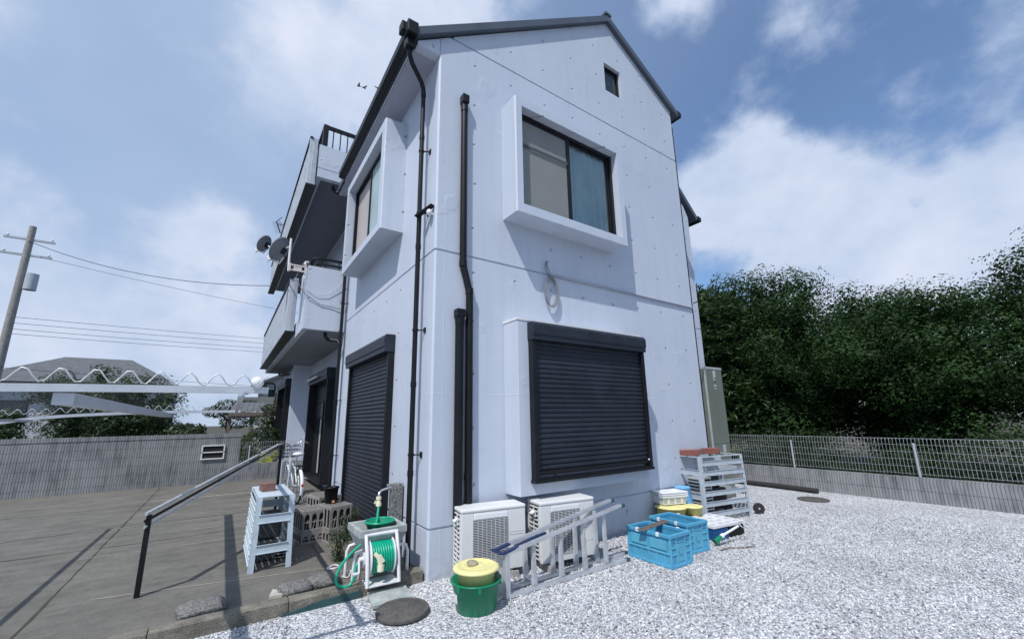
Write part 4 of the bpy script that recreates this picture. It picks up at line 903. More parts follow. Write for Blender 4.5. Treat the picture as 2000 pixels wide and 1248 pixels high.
MB().lathe((0, 0, 0), [(.155, .0), (.165, .0), (.165, .02), (.155, .024), (.112, .49), (.118, .495), (.112, .507), (.10, .503), (.001, .50)], 32).build('body', 'sky', t)

# ------------------------------------------------------------------ slatted racks
def rack(label, loc, rz, w_, d_, h_, long_slats, end_rails, mat, top, splay=.03):
    """long slatted face along x at y=0 and y=d; end faces at x=0 and x=w"""
    t = thing('slatted_rack', label, 'rack', loc, rz, 'slatted plant racks')
    L_ = .052
    corners = ((0, 0), (w_, 0), (0, d_), (w_, d_))
    for x, y in corners:
        sx_ = -1 if x == 0 else 1; sy_ = -1 if y == 0 else 1
        b = MB(); p = Vector((x-sx_*L_/2, y-sy_*.004, h_)); q = Vector((x-sx_*L_/2+sx_*splay, y-sy_*.004+sy_*splay*.6, 0)); b.bar(q, p, L_, .006, (0, 1, 0))
        p2 = Vector((x-sx_*.004, y-sy_*L_/2, h_)); q2 = Vector((x-sx_*.004+sx_*splay, y-sy_*L_/2+sy_*splay*.6, 0)); b.bar(q2, p2, .006, L_, (0, 1, 0)); b.build('leg', mat, t)
    for y, s_ in ((0, 1), (d_, -1)):
        for i in range(long_slats):
            z = h_-.10-i*(h_-.16)/(long_slats-1+.35) if long_slats > 1 else h_-.1
            b = MB(); k = splay*(1-z/h_); b.box(.03-k, y+s_*(.0-k*.6), z-.034, w_-.03+k, y+s_*(.004-k*.6), z+.034); b.box(.03-k, y-s_*(.009+k*.6), z+.030, w_-.03+k, y-s_*k*.6, z+.035); b.box(.03-k, y-s_*(.009+k*.6), z-.035, w_-.03+k, y-s_*k*.6, z-.030); b.build('slat', mat, t)
    for x, s_ in ((0, 1), (w_, -1)):
        for z in end_rails:
            b = MB(); k = splay*(1-z/h_); b.box(x+s_*(0-k), .03, z-.042, x+s_*(.004-k), d_-.03, z+.042); b.box(x-s_*(.010+k), .03, z+.038, x-s_*k, d_-.03, z+.043); b.box(x-s_*(.010+k), .03, z-.043, x-s_*k, d_-.03, z-.038); b.build('end_rail', mat, t)
    b = MB()
    if top: b.box(.012, .012, h_-.006, w_-.012, d_-.012, h_+.004); b.box(0, 0, h_-.03, w_, .006, h_); b.box(0, d_-.006, h_-.03, w_, d_, h_)
    else: b.box(0, 0, h_-.012, w_, .02, h_+.002); b.box(0, d_-.02, h_-.012, w_, d_, h_+.002); b.box(0, .02, h_-.012, .02, d_-.02, h_+.002); b.box(w_-.02, .02, h_-.012, w_, d_-.02, h_+.002)
    b.build('top', mat, t, bevel=.002)
    return t
rack('grey slatted metal rack with three red bricks on top, against the front wall', (4.245, -.385, 0), -9.0, .96, .45, .935, 6, (.70, .36, .13), 'shelf', False)
def brick(label, loc, rz, mat, s_=(.21, .10, .06)):
    o = MB().box(0, 0, 0, *s_).build('brick', mat, bevel=.004); o.location = loc; o.rotation_euler.z = R(rz); return tag(o, label, 'brick', 'bricks on the racks')
brick('dark red brick, leftmost of the three on the grey rack', (4.27, -.17, .939), -14, 'brick', (.25, .20, .082))
brick('mottled red brick between the two others on the grey rack', (4.55, -.12, .939), -6, 'brick2', (.20, .15, .075))
brick('bright red brick, rightmost of the three on the grey rack', (4.78, -.22, .939), -10, 'brick', (.26, .16, .088))
# things standing inside the big rack
t = thing('outdoor_unit', 'beige slotted outdoor unit standing inside the grey rack', 'outdoor unit', (4.36, -.28, .05), -9)
b = MB(); b.box(0, 0, 0, .24, .26, .56); b.build('casing', 'cablid', t, bevel=.006)
b = MB()
for i in range(10): z = .06+i*.05; b.box(-.003, .03, z, .001, .23, z+.022); b.box(.02, -.003, z, .22, .001, z+.022)
b.build('slots', 'dark', t)
t = thing('covered_machine', 'bulky black machine on small wheels standing inside the grey rack', 'machine', (4.95, -.10, 0), -9)
b = MB(); b.box(-.38, -.10, .08, .22, .2, .40); b.box(-.34, -.08, .40, .10, .18, .60); b.build('body', 'black', t, bevel=.02)
b = MB(); b.lathe((.0, 0, 0), [(.0, -.14), (.09, -.13), (.10, 0), (.0, .0)], 16); b.v = [(x+.0, y+.05, z+.58) for x, y, z in b.v]; b.build('cap', 'black', t)
for x, y in ((.18, -.13), (.18, .2), (-.30, -.13)):
    wm = MB(); wm.lathe((x, y-.02, .08), [(.001, 0), (.05, 0), (.075, .002), (.08, .01), (.08, .04), (.075, .048), (.001, .05)], 24, 'y'); wm.build('wheel', 'rubber', t)
t = thing('wheel', 'small black wheel standing on the gravel just right of the grey rack', 'wheel', (5.43, -.58, .085), -42)
MB().lathe((0, 0, 0), [(.001, 0), (.03, -.004), (.04, .004), (.055, .004), (.068, -.004), (.083, .004), (.086, .02), (.083, .036), (.068, .044), (.001, .04)], 28, 'y').build('tyre', 'rubber', t)
MB().cyl((0, -.01, 0), (0, .0, 0), .014, 12).build('hub', 'alu', t)

# left rack with one brick
rack('pale blue slatted rack with a brick on its flat top, on the patio', (-1.435, 1.13, .07), 0, .355, .95, .70, 6, (.52, .22), 'shelfl', True, .035) if False else None
t = rack('pale blue slatted rack with a flat top and one brick, on the patio', (-1.435+.355, 1.13, .07), 90, .95, .355, .715, 6, (.50, .21), 'shelfl', True, .03)
brick('single red brown brick on the flat top of the pale blue rack', (-1.37, 1.50, .791), 5, 'brick2', (.135, .19, .085))
t = thing('wire_basket', 'round wire basket with dark contents on the patio beneath the pale blue rack', 'basket', (-1.12, 1.55, .07))
b = MB()
for z, r_ in ((.02, .10), (.06, .115), (.11, .13), (.15, .14)): b.tube([(r_*math.cos(a), r_*math.sin(a), z) for a in [2*math.pi*i/20 for i in range(20)]], .004, 5, closed=True)
for i in range(14): a = 2*math.pi*i/14; b.cyl((.10*math.cos(a), .10*math.sin(a), .02), (.14*math.cos(a), .14*math.sin(a), .15), .003, 5)
b.build('wires', 'alu', t)
tub(MB(), .09, .11, .09).build('liner', 'dark', t)
t = thing('plastic_case', 'dark see-through plastic case with ribs on the patio under the pale blue rack', 'case', (-1.38, 1.45, .07), 4)
b = MB(); b.box(0, 0, 0, .20, .34, .20); b.build('body', 'fin', t, bevel=.02)
b = MB()
for x in (.03, .08, .13, .18): b.box(x-.003, -.004, .01, x+.003, 0, .19)
b.box(-.004, -.004, .19, .204, .344, .205); b.build('ribs', 'curt_g', t)
o = MB().box(0, 0, 0, .22, .26, .26).build('box', 'fin', bevel=.02); o.location = (-1.36, 1.5, .29); tag(o, 'dark box stacked on the see-through case inside the pale blue rack', 'box')

# ------------------------------------------------------------------ drinks crates, bucket, plants
def bottle_crate(label, loc, rz, w_=.29, d_=.38, h_=.26, up=True):
    t = thing('bottle_crate', label, 'crate', loc, rz, 'grey brown bottle crates')
    b = MB(); th = .012
    for z0, z1 in ((0, .03), (h_-.04, h_)): b.box(0, 0, z0, w_, th, z1); b.box(0, d_-th, z0, w_, d_, z1); b.box(0, th, z0, th, d_-th, z1); b.box(w_-th, th, z0, w_, d_-th, z1)
    n = 3
    for i in range(n+1): x = i*(w_-.03)/n; b.box(x, .0, .03, x+.03, th, h_-.04); b.box(x, d_-th, .03, x+.03, d_, h_-.04)
    for i in range(5): y = i*(d_-.03)/4; b.box(0, y, .03, th, y+.03, h_-.04); b.box(w_-th, y, .03, w_, y+.03, h_-.04)
    for i in range(n):      # arched tops of the openings
        xa = i*(w_-.03)/n+.03; xb = (i+1)*(w_-.03)/n; b.prism([(xa, h_-.04), (xa, h_-.075), (xa+.012, h_-.052), ((xa+xb)/2, h_-.045), (xb-.012, h_-.052), (xb, h_-.075), (xb, h_-.04)], 'y', .001, th-.001)
        b.bar(((xa+xb)/2-.012, .006, .03), ((xa+xb)/2+.012, .006, h_*.55), .008, .008)
    b.box(.003, .003, h_*.42, w_-.003, th-.002, h_*.42+.015)
    b.build('frame', 'crateg', t, bevel=.003)
    b = MB()
    for i in range(7): y = .02+i*(d_-.04)/6; b.box(.01, y-.006, h_-.012, w_-.01, y+.006, h_-.002)
    for i in range(6): x = .02+i*(w_-.04)/5; b.box(x-.006, .01, h_-.011, x+.006, d_-.01, h_-.001)
    b.build('base_grid', 'crateg', t)
    b = MB(); b.box(th+.01, th+.01, .01, w_-th-.01, d_-th-.01, h_-.03); b.build('inside', 'dark', t)
    return t
bottle_crate('lower bottle crate of the left stack behind the pale blue rack', (-.87, 1.86, .07), 8, h_=.14)
bottle_crate('upper bottle crate of the left stack behind the pale blue rack', (-.87, 1.86, .212), 8, h_=.25)
bottle_crate('lower bottle crate of the stack that carries the black pot', (-.575, 1.70, .07), 14, h_=.15)
bottle_crate('upper bottle crate of the stack that carries the black pot', (-.575, 1.70, .222), 14, h_=.28)
bottle_crate('weathered bottle crate farthest back, right against the shuttered door', (-.60, 2.35, .07), 14, .32, .4, .30)
bottle_crate('upper weathered bottle crate at the back, beside the shuttered door', (-.60, 2.35, .372), 14, .32, .4, .16)
t = thing('black_pot', 'black plastic pot with a rim standing on the bottle crates', 'pot', (-.52, 2.02, .505))
b = MB(); b.lathe((0, 0, 0), [(.001, 0), (.068, 0), (.075, .01), (.088, .18), (.097, .18), (.098, .20), (.09, .202), (.08, .19), (.07, .02), (.001, .015)], 28); b.build('body', 'blackpipe', t)
MB().box(-.0, -.082, .005, .035, -.06, .035).build('plug', 'terracotta', t, bevel=.004)

def plant(label, loc, h_, r_, n, lsz, mat='leafC', seed=1, group=None):
    q = np.random.default_rng(seed); t = thing('leafy_plant', label, 'plant', loc, 0, group)
    b = MB()
    tips = []
    for i in range(max(5, n//60)):
        a = q.uniform(0, 6.28); rr = r_*q.uniform(.2, 1); hh = h_*q.uniform(.5, 1); p = [(0, 0, 0), (rr*.4*math.cos(a), rr*.4*math.sin(a), hh*.6), (rr*math.cos(a), rr*math.sin(a), hh)]
        b.tube(p, .003, 5); tips.append(p)
    b.build('stem', 'bark', t)
    c = []
    for i in range(n):
        p = tips[i % len(tips)]; k = q.uniform(.25, 1); A, B, C_ = [np.array(x) for x in p]; pt = (A*(1-k)+B*k) if k < .5 else (B*(1-(k-.5)*2)+C_*(k-.5)*2)
        c.append(pt+q.normal(0, r_*.18, 3))
    leaf_mesh('leaves', np.array(c), lsz, mat, t, q)
    return t
def leaf_mesh(name, c, lsz, mat, parent, q, up=.4, asp=.42, nrm=None, tang=False):
    n = len(c); d = q.normal(size=(n, 3)); d[:, 2] = d[:, 2]*.6
    if nrm is not None and not tang: d = d*.75+nrm*.7
    if tang: d -= nrm*(d*nrm).sum(1)[:, None]*.8
    d /= np.linalg.norm(d, axis=1)[:, None]
    s_ = q.normal(size=(n, 3)); s_[:, 2] *= .5
    if tang: s_ = np.cross(nrm, d)+s_*.45
    s_ = s_ + 0; s_ -= d*(s_*d).sum(1)[:, None]; s_ /= np.linalg.norm(s_, axis=1)[:, None]
    L_ = lsz*q.uniform(.6, 1.3, (n, 1)); Wd = L_*asp; nn = np.cross(d, s_)
    a = c; b_ = c+d*L_*.5+s_*Wd*.5+nn*L_*.08; cc = c+d*L_; dd = c+d*L_*.5-s_*Wd*.5+nn*L_*.08
    v = np.stack([a, b_, cc, dd], 1).reshape(-1, 3); f = np.arange(4*n).reshape(-1, 4)
    return np_mesh(name, v, f, mat, parent, 4)
plant('small weedy plant beside the stone sink and the bottle crates', (-.62, .98, .07), .36, .17, 700, .032, seed=3)
plant('leafy weed growing by the foot of the shuttered door', (-.33, 1.75, .07), .42, .16, 600, .032, seed=4)
plant('low weed with dead twigs behind the stone sink', (-.25, 1.05, .07), .30, .14, 350, .03, seed=5)

# ------------------------------------------------------------------ sink, tap post, hose
t = thing('stone_sink', 'grey concrete utility sink on white pipe legs at the house corner', 'sink', (-.655, .045, 0))
W, D, z0, z1 = .455, .46, .375, .55
b = MB(); th = .035
O = [(0, 0), (W, 0), (W, D), (0, D)]; I = [(th, th), (W-th, th), (W-th, D-th), (th, D-th)]; Bt = [(.06, .06), (W-.06, .06), (W-.06, D-.06), (.06, D-.06)]; Bi = [(.09, .09), (W-.09, .09), (W-.09, D-.09), (.09, D-.09)]
vs = [(*p, z1) for p in O]+[(*p, z1) for p in I]+[(*p, z1-.06) for p in O]+[(*p, z0-.02) for p in Bt]+[(*p, z0+.02) for p in Bi]
fs = [(i, (i+1) % 4, (i+1) % 4+4, i+4) for i in range(4)]+[(i, i+8, (i+1) % 4+8, (i+1) % 4) for i in range(4)]+[(i+8, i+12, (i+1) % 4+12, (i+1) % 4+8) for i in range(4)]+[(15, 14, 13, 12), (16, 17, 18, 19)]+[(i+4, (i+1) % 4+4, (i+1) % 4+16, i+16) for i in range(4)]
b.add(vs, fs); b.build('basin', 'slab', t, bevel=.004)
for y in (.10, .38):
    b = MB(); b.tube([(-.02, y, .03), (-.01, y, .30), (.01, y, .345), (.05, y, .352), (W-.02, y, .352), (W+.03, y, .34), (W+.05, y, .28), (W+.05, y, .03)], .016, 10); b.build('leg', 'reel', t)
b = MB(); b.tube([(W*.5, .2, .36), (W*.5, .2, .26), (W*.6, .2, .22), (W+.0, .2, .24)], .025, 10); b.build('drain_pipe', 'reel', t)
t = thing('green_basket', 'shallow round green plastic basin resting in the concrete sink', 'basin', (-.40, .28, .475))
b = MB(); b.lathe((0, 0, 0), [(.001, 0), (.11, 0), (.135, .085), (.147, .085), (.147, .095), (.132, .095), (.108, .008), (.001, .008)], 30); b.build('body', 'greenb', t)
b = MB(); b.tube([(.14*math.cos(a), .14*math.sin(a), .097) for a in [2*math.pi*i/28 for i in range(28)]], .008, 6, closed=True); b.build('rim', 'hose', t)
o = MB().box(0, 0, 0, .10, .06, .05).build('scrubber', 'navy', bevel=.01); o.location = (-.60, .13, .47); tag(o, 'dark blue scrubbing pad at the left end of the concrete sink', 'scrubber')
t = thing('tap_post', 'square speckled granite post with a tap, against the wall behind the sink', 'tap post', (-.14, .69, 0))
b = MB(); b.box(0, 0, .07, .12, .12, .845); b.build('post', 'granite', t, bevel=.004)
b = MB(); b.tube([(.0, .06, .80), (-.06, .05, .80), (-.12, .03, .79), (-.15, .01, .765), (-.155, .0, .73)], .013, 10); b.cyl((-.04, .05, .80), (-.04, .05, .84), .012, 8); b.bar((-.06, .05, .845), (-.02, .05, .845), .012, .01); b.cyl((-.02, .06, .80), (.0, .06, .80), .022, 12); b.build('tap', 'chrome', t)
b = MB(); b.cyl((-.155, 0, .735), (-.155, -.005, .70), .028, 12); b.cyl((-.155, -.005, .70), (-.157, -.012, .67), .020, 12); b.cyl((-.157, -.012, .672), (-.158, -.018, .635), .030, 12); b.bar((-.20, -.01, .68), (-.15, -.01, .665), .02, .03); b.build('hose_connector', 'beige', t)
t = thing('hose_reel', 'white hose reel wound with bright green hose standing at the patio edge', 'hose reel', (-.60, -.045, .105), -3)
def aframe(x):
    b = MB(); pts = [((-.015, 0)), ((.02, .0)), ]
    b.tube([(x, -.045, .0), (x, .0, .22), (x, .075, .375), (x, .10, .40)], .017, 8); b.tube([(x, .30, -.02), (x, .22, .22), (x, .13, .385), (x, .10, .40)], .015, 8)
    b.bar((x, -.01, .20), (x, .235, .19), .02, .05); b.cyl((x-.012, .11, .2), (x+.012, .11, .2), .055, 20); b.bar((x, .02, .2), (x, .11, .36), .012, .03)
    return b.build('side_frame', 'reel', t, bevel=.003)
aframe(0); aframe(.285)
b = MB(); b.tube([(-.015, .10, .40), (.30, .10, .40)], .017, 10); b.build('handle_bar', 'reel', t)
b = MB(); b.prism([(-.05, -.005), (.16, .0), (.16, .01), (-.05, .01)], 'x', .0, .285); b.build('base_plate', 'reel', t, bevel=.004)
for x in (.035, .25):
    b = MB(); b.lathe((x, .11, .2), [(.03, -.006), (.150, -.006), (.158, 0), (.150, .006), (.03, .006)], 36, 'x'); b.build('flange', 'reel', t)
b = MB()
hp = []
for k in range(0, 16*9): a = 2*math.pi*k/16; hp.append((.052+.0225*k/16*.985, .11+.128*math.cos(a), .2+.128*math.sin(a)))
b.tube(hp, .0115, 8); hp = [(x, .11+(y-.11)*.85, .2+(z-.2)*.85) for x, y, z in hp]; b.tube(hp, .0115, 6); b.build('wound_hose', 'hose', t)
b = MB(); b.cyl((.04, .11, .2), (.245, .11, .2), .10, 24); b.build('drum', 'reel', t)
b = MB(); b.tube([(-.01, .11, .2), (-.05, .11, .2)], .02, 10); b.bar((-.05, .11, .2), (-.055, .06, .10), .016, .03); b.cyl((-.055, .06, .10), (-.11, .06, .10), .014, 10); b.build('crank', 'reel', t, bevel=.003)
b = MB(); b.tube([(.055, -.035, .27), (.085, -.045, .24), (.11, -.05, .17)], [.018, .02, .022], 10); b.cyl((.11, -.05, .17), (.11, -.055, .12), .03, 12); b.bar((.09, -.05, .25), (.13, -.055, .19), .018, .04); b.build('spray_nozzle', 'beige', t, bevel=.003)
b = MB()
def smooth(pts, n=6):
    P_ = [Vector(p) for p in pts]; o_ = []
    for i in range(len(P_)-1):
        p0, p1, p2, p3 = P_[max(i-1, 0)], P_[i], P_[i+1], P_[min(i+2, len(P_)-1)]
        for k in range(n):
            s_ = k/n; o_.append(.5*((2*p1)+(-p0+p2)*s_+(2*p0-5*p1+4*p2-p3)*s_*s_+(-p0+3*p1-3*p2+p3)*s_**3))
    return o_+[P_[-1]]
b.tube(smooth([(-.298, .672, .64), (-.34, .55, .60), (-.42, .32, .56), (-.52, .12, .49), (-.60, .10, .44), (-.70, .12, .36), (-.80, .12, .25), (-.83, .09, .16), (-.79, .06, .115), (-.72, .05, .115), (-.68, .06, .17), (-.66, .08, .26), (-.60, .10, .30)]), .0125, 10)
tag(b.build('garden_hose', 'hose'), 'bright green hose looping from the tap past the sink to the reel', 'hose')
b = MB(); b.tube(smooth([(-.76, .75, .085), (-.70, .80, .09), (-.66, .76, .085), (-.70, .70, .085), (-.77, .72, .085), (-.76, .78, .085)]), .008, 6); b.tube(smooth([(-.66, .5, .09), (-.62, .42, .12), (-.66, .36, .085), (-.70, .42, .085)]), .006, 6)
tag(b.build('white_tube', 'reel'), 'short loop of thin white tube lying on the patio left of the sink leg', 'tube')

# ------------------------------------------------------------------ bicycle (rear towards the camera)
t = thing('bicycle', 'city bicycle with white mudguards and a front basket parked by the patio window', 'bicycle', (-.52, 4.9, .07), 4)
def wheel(y, r_=.30):
    b = MB(); b.lathe((0, y, r_), [(r_-.02, -.016), (r_, -.012), (r_+.006, 0), (r_, .012), (r_-.02, .016)], 36, 'x'); w0 = b.build('wheel', 'rubber', t)
    b = MB(); b.lathe((0, y, r_), [(r_-.035, -.01), (r_-.02, -.012), (r_-.02, .012), (r_-.035, .01)], 36, 'x')
    for i in range(18): a = 2*math.pi*i/18; b.cyl((0, y, r_), (0, y+(r_-.03)*math.cos(a), r_+(r_-.03)*math.sin(a)), .0016, 4)
    b.cyl((-.05, y, r_), (.05, y, r_), .015, 8); b.build('rim', 'chrome', w0)
wheel(0); wheel(1.08)
b = MB(); b.tube([(0, 0, .3), (0, .42, .29), (0, .98, .70), (0, .93, .90)], .017, 8); b.tube([(0, .42, .29), (0, .30, .72)], .016, 8); b.tube([(-.02, 0, .3), (-.02, .31, .66)], .010, 6); b.tube([(.02, 0, .3), (.02, .31, .66)], .010, 6); b.tube([(0, .34, .58), (0, .96, .78)], .014, 8); b.tube([(-.05, 1.08, .3), (-.04, 1.0, .66), (0, .98, .70)], .010, 6); b.tube([(.05, 1.08, .3), (.04, 1.0, .66), (0, .98, .70)], .010, 6); b.build('frame', 'alu', t)
for y in (0, 1.08):
    b = MB(); a0, a1 = (R(20), R(200)) if y == 0 else (R(35), R(190)); n = 16
    vs = []
    for i in range(n+1):
        a = a0+(a1-a0)*i/n
        for x, rr in ((-.028, .315), (-.016, .332), (0, .337), (.016, .332), (.028, .315)): vs.append((x, y+rr*math.cos(a), .3+rr*math.sin(a)))
    b.add(vs, [(5*i+j, 5*i+j+1, 5*i+j+6, 5*i+j+5) for i in range(n) for j in range(4)], True); b.build('mudguard', 'white', t, fixn=False)
b = MB(); b.tube([(0, .29, .76), (0, .27, .86)], .013, 8); b.build('seat_post', 'chrome', t)
MB().sphere((0, .22, .88), .10, 14, 8, (1.05, 1.35, .42)).build('saddle', 'reel', t)
b = MB(); b.tube([(0, .93, .88), (0, .91, 1.0), (-.05, .92, 1.04), (-.20, .93, 1.09), (-.26, .84, 1.08), (-.29, .72, 1.05)], .012, 8); b.tube([(0, .91, 1.0), (.05, .92, 1.04), (.20, .93, 1.09), (.26, .84, 1.08), (.29, .72, 1.05)], .012, 8); b.build('handlebar', 'chrome', t)
for s_ in (-1, 1): MB().tube([(s_*.27, .82, 1.075), (s_*.29, .71, 1.045)], .018, 8).build('grip', 'rubber', t); MB().tube([(s_*.12, .93, 1.07), (s_*.2, .88, 1.14), (s_*.14, .95, 1.16)], .004, 5).build('brake_cable', 'black', t)
b = MB()
for i in range(9): x = -.17+i*.0425; b.bar((x, 1.0, .78), (x*1.15, .98, 1.0), .004, .004); b.bar((x, 1.26, .78), (x*1.15, 1.32, 1.0), .004, .004)
for z, k in ((.78, 1), (.85, 1.05), (.92, 1.1), (1.0, 1.15)): b.tube([(-.17*k, 1.0, z), (.17*k, 1.0, z), (.17*k, 1.28, z), (-.17*k, 1.28, z)], .006, 5, closed=True)
b.box(-.17, 1.0, .775, .17, 1.26, .782); b.build('basket', 'black', t)
b = MB(); b.box(-.06, -.12, .66, .06, .24, .675); b.bar((-.05, -.1, .66), (-.03, 0, .3), .01, .01); b.bar((.05, -.1, .66), (.03, 0, .3), .01, .01); b.build('rear_carrier', 'black', t)
MB().cyl((0, -.345, .36), (0, -.36, .36), .024, 14).build('reflector', 'red', t)
b = MB(); b.tube([(-.03, .0, .3), (-.09, -.05, .02)], .008, 6); b.tube([(.03, 0, .3), (.09, -.05, .02)], .008, 6); b.build('stand', 'chrome', t)
for i, (x, y) in enumerate(((-.86, 4.6), (-.70, 4.75))):
    t = thing('grey_post', ['grey upright pipe just left of the bicycle', 'grey upright pipe touching the left side of the bicycle'][i], 'pipe', (x, y, .07), 0, 'grey pipes beside the bicycle')
    b = MB(); b.cyl((0, 0, 0), (0, 0, .80), .026, 12); b.build('pipe', 'shelf', t); MB().cyl((0, 0, .40), (0, 0, .46), .032, 12).build('collar', 'alu', t)

# ------------------------------------------------------------------ handrail and canopy
t = thing('handrail', 'double metal handrail slanting up across the patio to a dark post', 'handrail', (-1.0, 3.6, .07))
b = MB(); b.tube([(-1.3, -2.6, .694), (-.05, 0, 1.14), (0, 0.03, 1.14)], .016, 10); b.build('upper_bar', 'alu', t)
b = MB(); b.tube([(-1.3, -2.6, .634), (-.05, 0, 1.10)], .014, 10); b.build('lower_bar', 'black', t)
b = MB(); b.tube([(-1.3, -2.6, .58), (-.05, 0, 1.06)], .012, 10); b.build('lower_bar', 'alu', t)
for p, h_ in (((0, 0), 1.14), ((-1.28, -2.56), .68)): MB().box(p[0]-.02, p[1]-.02, 0, p[0]+.02, p[1]+.02, h_).build('post', 'black', t, bevel=.003)

t = thing('canopy', 'low carport canopy of curved silver beams under clear corrugated sheets', 'canopy', (-3.6, 0, 0))
def beam(y, z):
    b = MB(); pts = [(2.0, y, z), (1.75, y, z), (.6, y, z-.02), (-.4, y, z-.10), (-1.1, y, z-.30), (-1.5, y, z-.6)]; pts = smooth(pts, 5)
    for p, q in zip(pts[:-1], pts[1:]): b.bar(p, q, .03, .04)
    b.build('beam', 'alup', t)
zf = lambda y: 1.752 if y < 0 else 1.752
beam(-1.12, 1.752); beam(4.0, 1.745)
for x in (1.86, -.4): MB().bar((x, -1.15, 1.728 if x > 0 else 1.64), (x+.08, 4.05, 1.722 if x > 0 else 1.63), .035, .03).build('purlin', 'alup', t)
for y in (-1.12, 4.0):
    b = MB(); b.tube([(1.98-.033*i/4, y-.05, 1.80+.036*math.sin(i/4*2*math.pi/4*1.0)) for i in range(0, 26)], .005, 5)
b = MB(); vs = []; n = 150
for i in range(n+1):
    x = 1.99-3.2*i/n; dz = -.02*max(0, (1.2-x))**1.6*1.2; z = 1.805+.036*math.sin(2*math.pi*(1.99-x)/.13+1.6)+dz
    vs += [(x, -1.18, z), (x, 4.1, z-.004)]
b.add(vs, [(2*i, 2*i+1, 2*i+3, 2*i+2) for i in range(n)], True); b.build('corrugated_sheet', 'poly', t, fixn=False)
for yy, o_ in ((-1.18, 0), (4.1, 1)): MB().tube([vs[2*i+o_] for i in range(0, n+1)], .004, 5).build('sheet_edge', 'cablid', t)
for y in (-1.0, 1.4, 3.9): MB().box(-1.55, y-.04, .07, -1.47, y+.04, 1.2).build('post', 'alup', t)
MB().box(1.05, -1.1, 1.66, 1.13, 4.0, 1.72).build('side_beam', 'alup', t)
o = MB().sphere((0, 0, 0), .036, 16, 12, jit=.03).build('ball', 'white'); o.location = (-1.665, -1.15, 1.80); tag(o, 'white ball perched on the near end of the corrugated canopy', 'ball')

# ------------------------------------------------------------------ cabinet, drain pipe
t = thing('utility_cabinet', 'tall olive green metal cabinet with two pale latches beside the side wing', 'cabinet', (6.0, .4, 0))
b = MB(); b.box(0, .006, 0, .60, .42, 2.47); b.build('body', 'cabinet', t, bevel=.004)
b = MB(); b.box(-.006, -.004, 2.47, .606, .43, 2.515); b.box(-.006, -.004, 0, .012, .03, 2.47); b.build('top_trim', 'cablid', t)
b = MB(); b.box(.02, 0, 1.02, .595, .006, 2.46); b.build('door', 'cabinet', t, bevel=.002)
b = MB(); b.box(.02, 0, .04, .595, .006, 1.01); b.build('lower_door', 'cabinet', t, bevel=.002)
for x, z in ((.27, 2.24), (.33, .79)):
    b = MB(); b.box(x, -.012, z, x+.085, .0, z+.20); lt = b.build('latch', 'cablid', t, bevel=.004); MB().cyl((x+.042, -.018, z+.05), (x+.042, -.012, z+.05), .018, 12).build('keyhole', 'black', lt)
b = MB(); b.box(.26, -.002, 2.13, .36, .0, 2.16); b.box(.28, -.002, 2.075, .345, 0, 2.10); b.build('nameplate', 'shelf', t)
b = MB(); b.tube([(8.12, -.42, .045), (8.2, .4, .05), (8.25, 2.2, .05), (8.2, 4.5, .05)], .055, 12); tag(b.build('drain_hose', 'rubber'), 'thick black drain pipe lying on the gravel along the block wall', 'pipe')

# ------------------------------------------------------------------ mesh fences on block walls
def fence(label, p, q, wall_h, top_h, posts, wname, wlabel):
    p = Vector((*p, 0)); q = Vector((*q, 0)); L_ = (q-p).length; d = (q-p)/L_; n_ = Vector((-d.y, d.x, 0))
    wl = MB()
    for i in range(int(round(wall_h/.2))):
        z = i*.2; P_ = p+n_*.05; wl.bar(p+Vector((0, 0, z+.098+.001)), q+Vector((0, 0, z+.098+.001)), .12, .194)
    wl.bar(p+Vector((0, 0, wall_h/2)), q+Vector((0, 0, wall_h/2)), .10, wall_h-.01)
    tag(wl.build('block_wall', 'block'), wlabel, 'wall')
    t = thing('mesh_fence', label, 'fence', tuple(p+Vector((0, 0, wall_h))))
    b = MB(); h_ = top_h-wall_h
    zs = [.05+.125*k for k in range(int((h_-.05)/.125)+1)]
    for z in zs: b.bar(Vector((0, 0, z)), d*L_+Vector((0, 0, z)), .004, .004)
    nv = int(L_/.052)
    for i in range(nv+1):
        o_ = d*(L_*i/nv); b.bar(o_+Vector((0, 0, .03)), o_+Vector((0, 0, h_-.02)), .004, .004)
        b.bar(o_+Vector((0, 0, h_-.02))+n_*.0, o_+Vector((0, 0, h_))+n_*.02, .0045, .0045); b.bar(o_+Vector((0, 0, h_))+n_*.02, o_+Vector((0, 0, h_-.035))+n_*.03, .0045, .0045)
    for k in (0, .02): b.bar(n_*k+Vector((0, 0, h_)), d*L_+n_*k+Vector((0, 0, h_)), .005, .005)
    b.build('mesh', 'mesh', t)
    for s_ in posts: o_ = d*s_+n_*-.03; MB().cyl(o_, o_+Vector((0, 0, h_-.08)), .019, 10).build('post', 'mesh', t)
fence('pale wire mesh fence on the right side block wall before the dark trees', (8.5, 9.0), (8.5, -9.5), .43, 1.09, [1+1.99*k-.03 for k in range(10)], 'block_wall', 'low ribbed grey block wall under the right mesh fence')
fence('pale wire mesh fence on the far wall behind the bicycle', (-1.36, 9.5), (.3, 9.5), .50, 1.05, [.22, 1.5], 'block_wall', 'low ribbed block wall at the far end of the patio')
t = thing('block_wall', 'taller ribbed block wall with a white framed vent at the far left of the patio', 'wall', (-12, 9.44, 0))
b = MB()
for i in range(6): b.box(0, 0, i*.2+.003, 10.64, .12, i*.2+.197)
b.box(0.005, .006, 0, 10.635, .11, 1.2); b.box(-.01, -.01, 1.203, 10.65, .13, 1.30); b.build('courses', 'block', t)
v_ = MB(); 
for (x0, z0, x1, z1) in ((0, 0, .5, .03), (0, .165, .5, .19), (0, .33, .5, .36), (0, .03, .03, .33), (.47, .03, .5, .33)): v_.box(x0, 0, z0, x1, .03, z1)
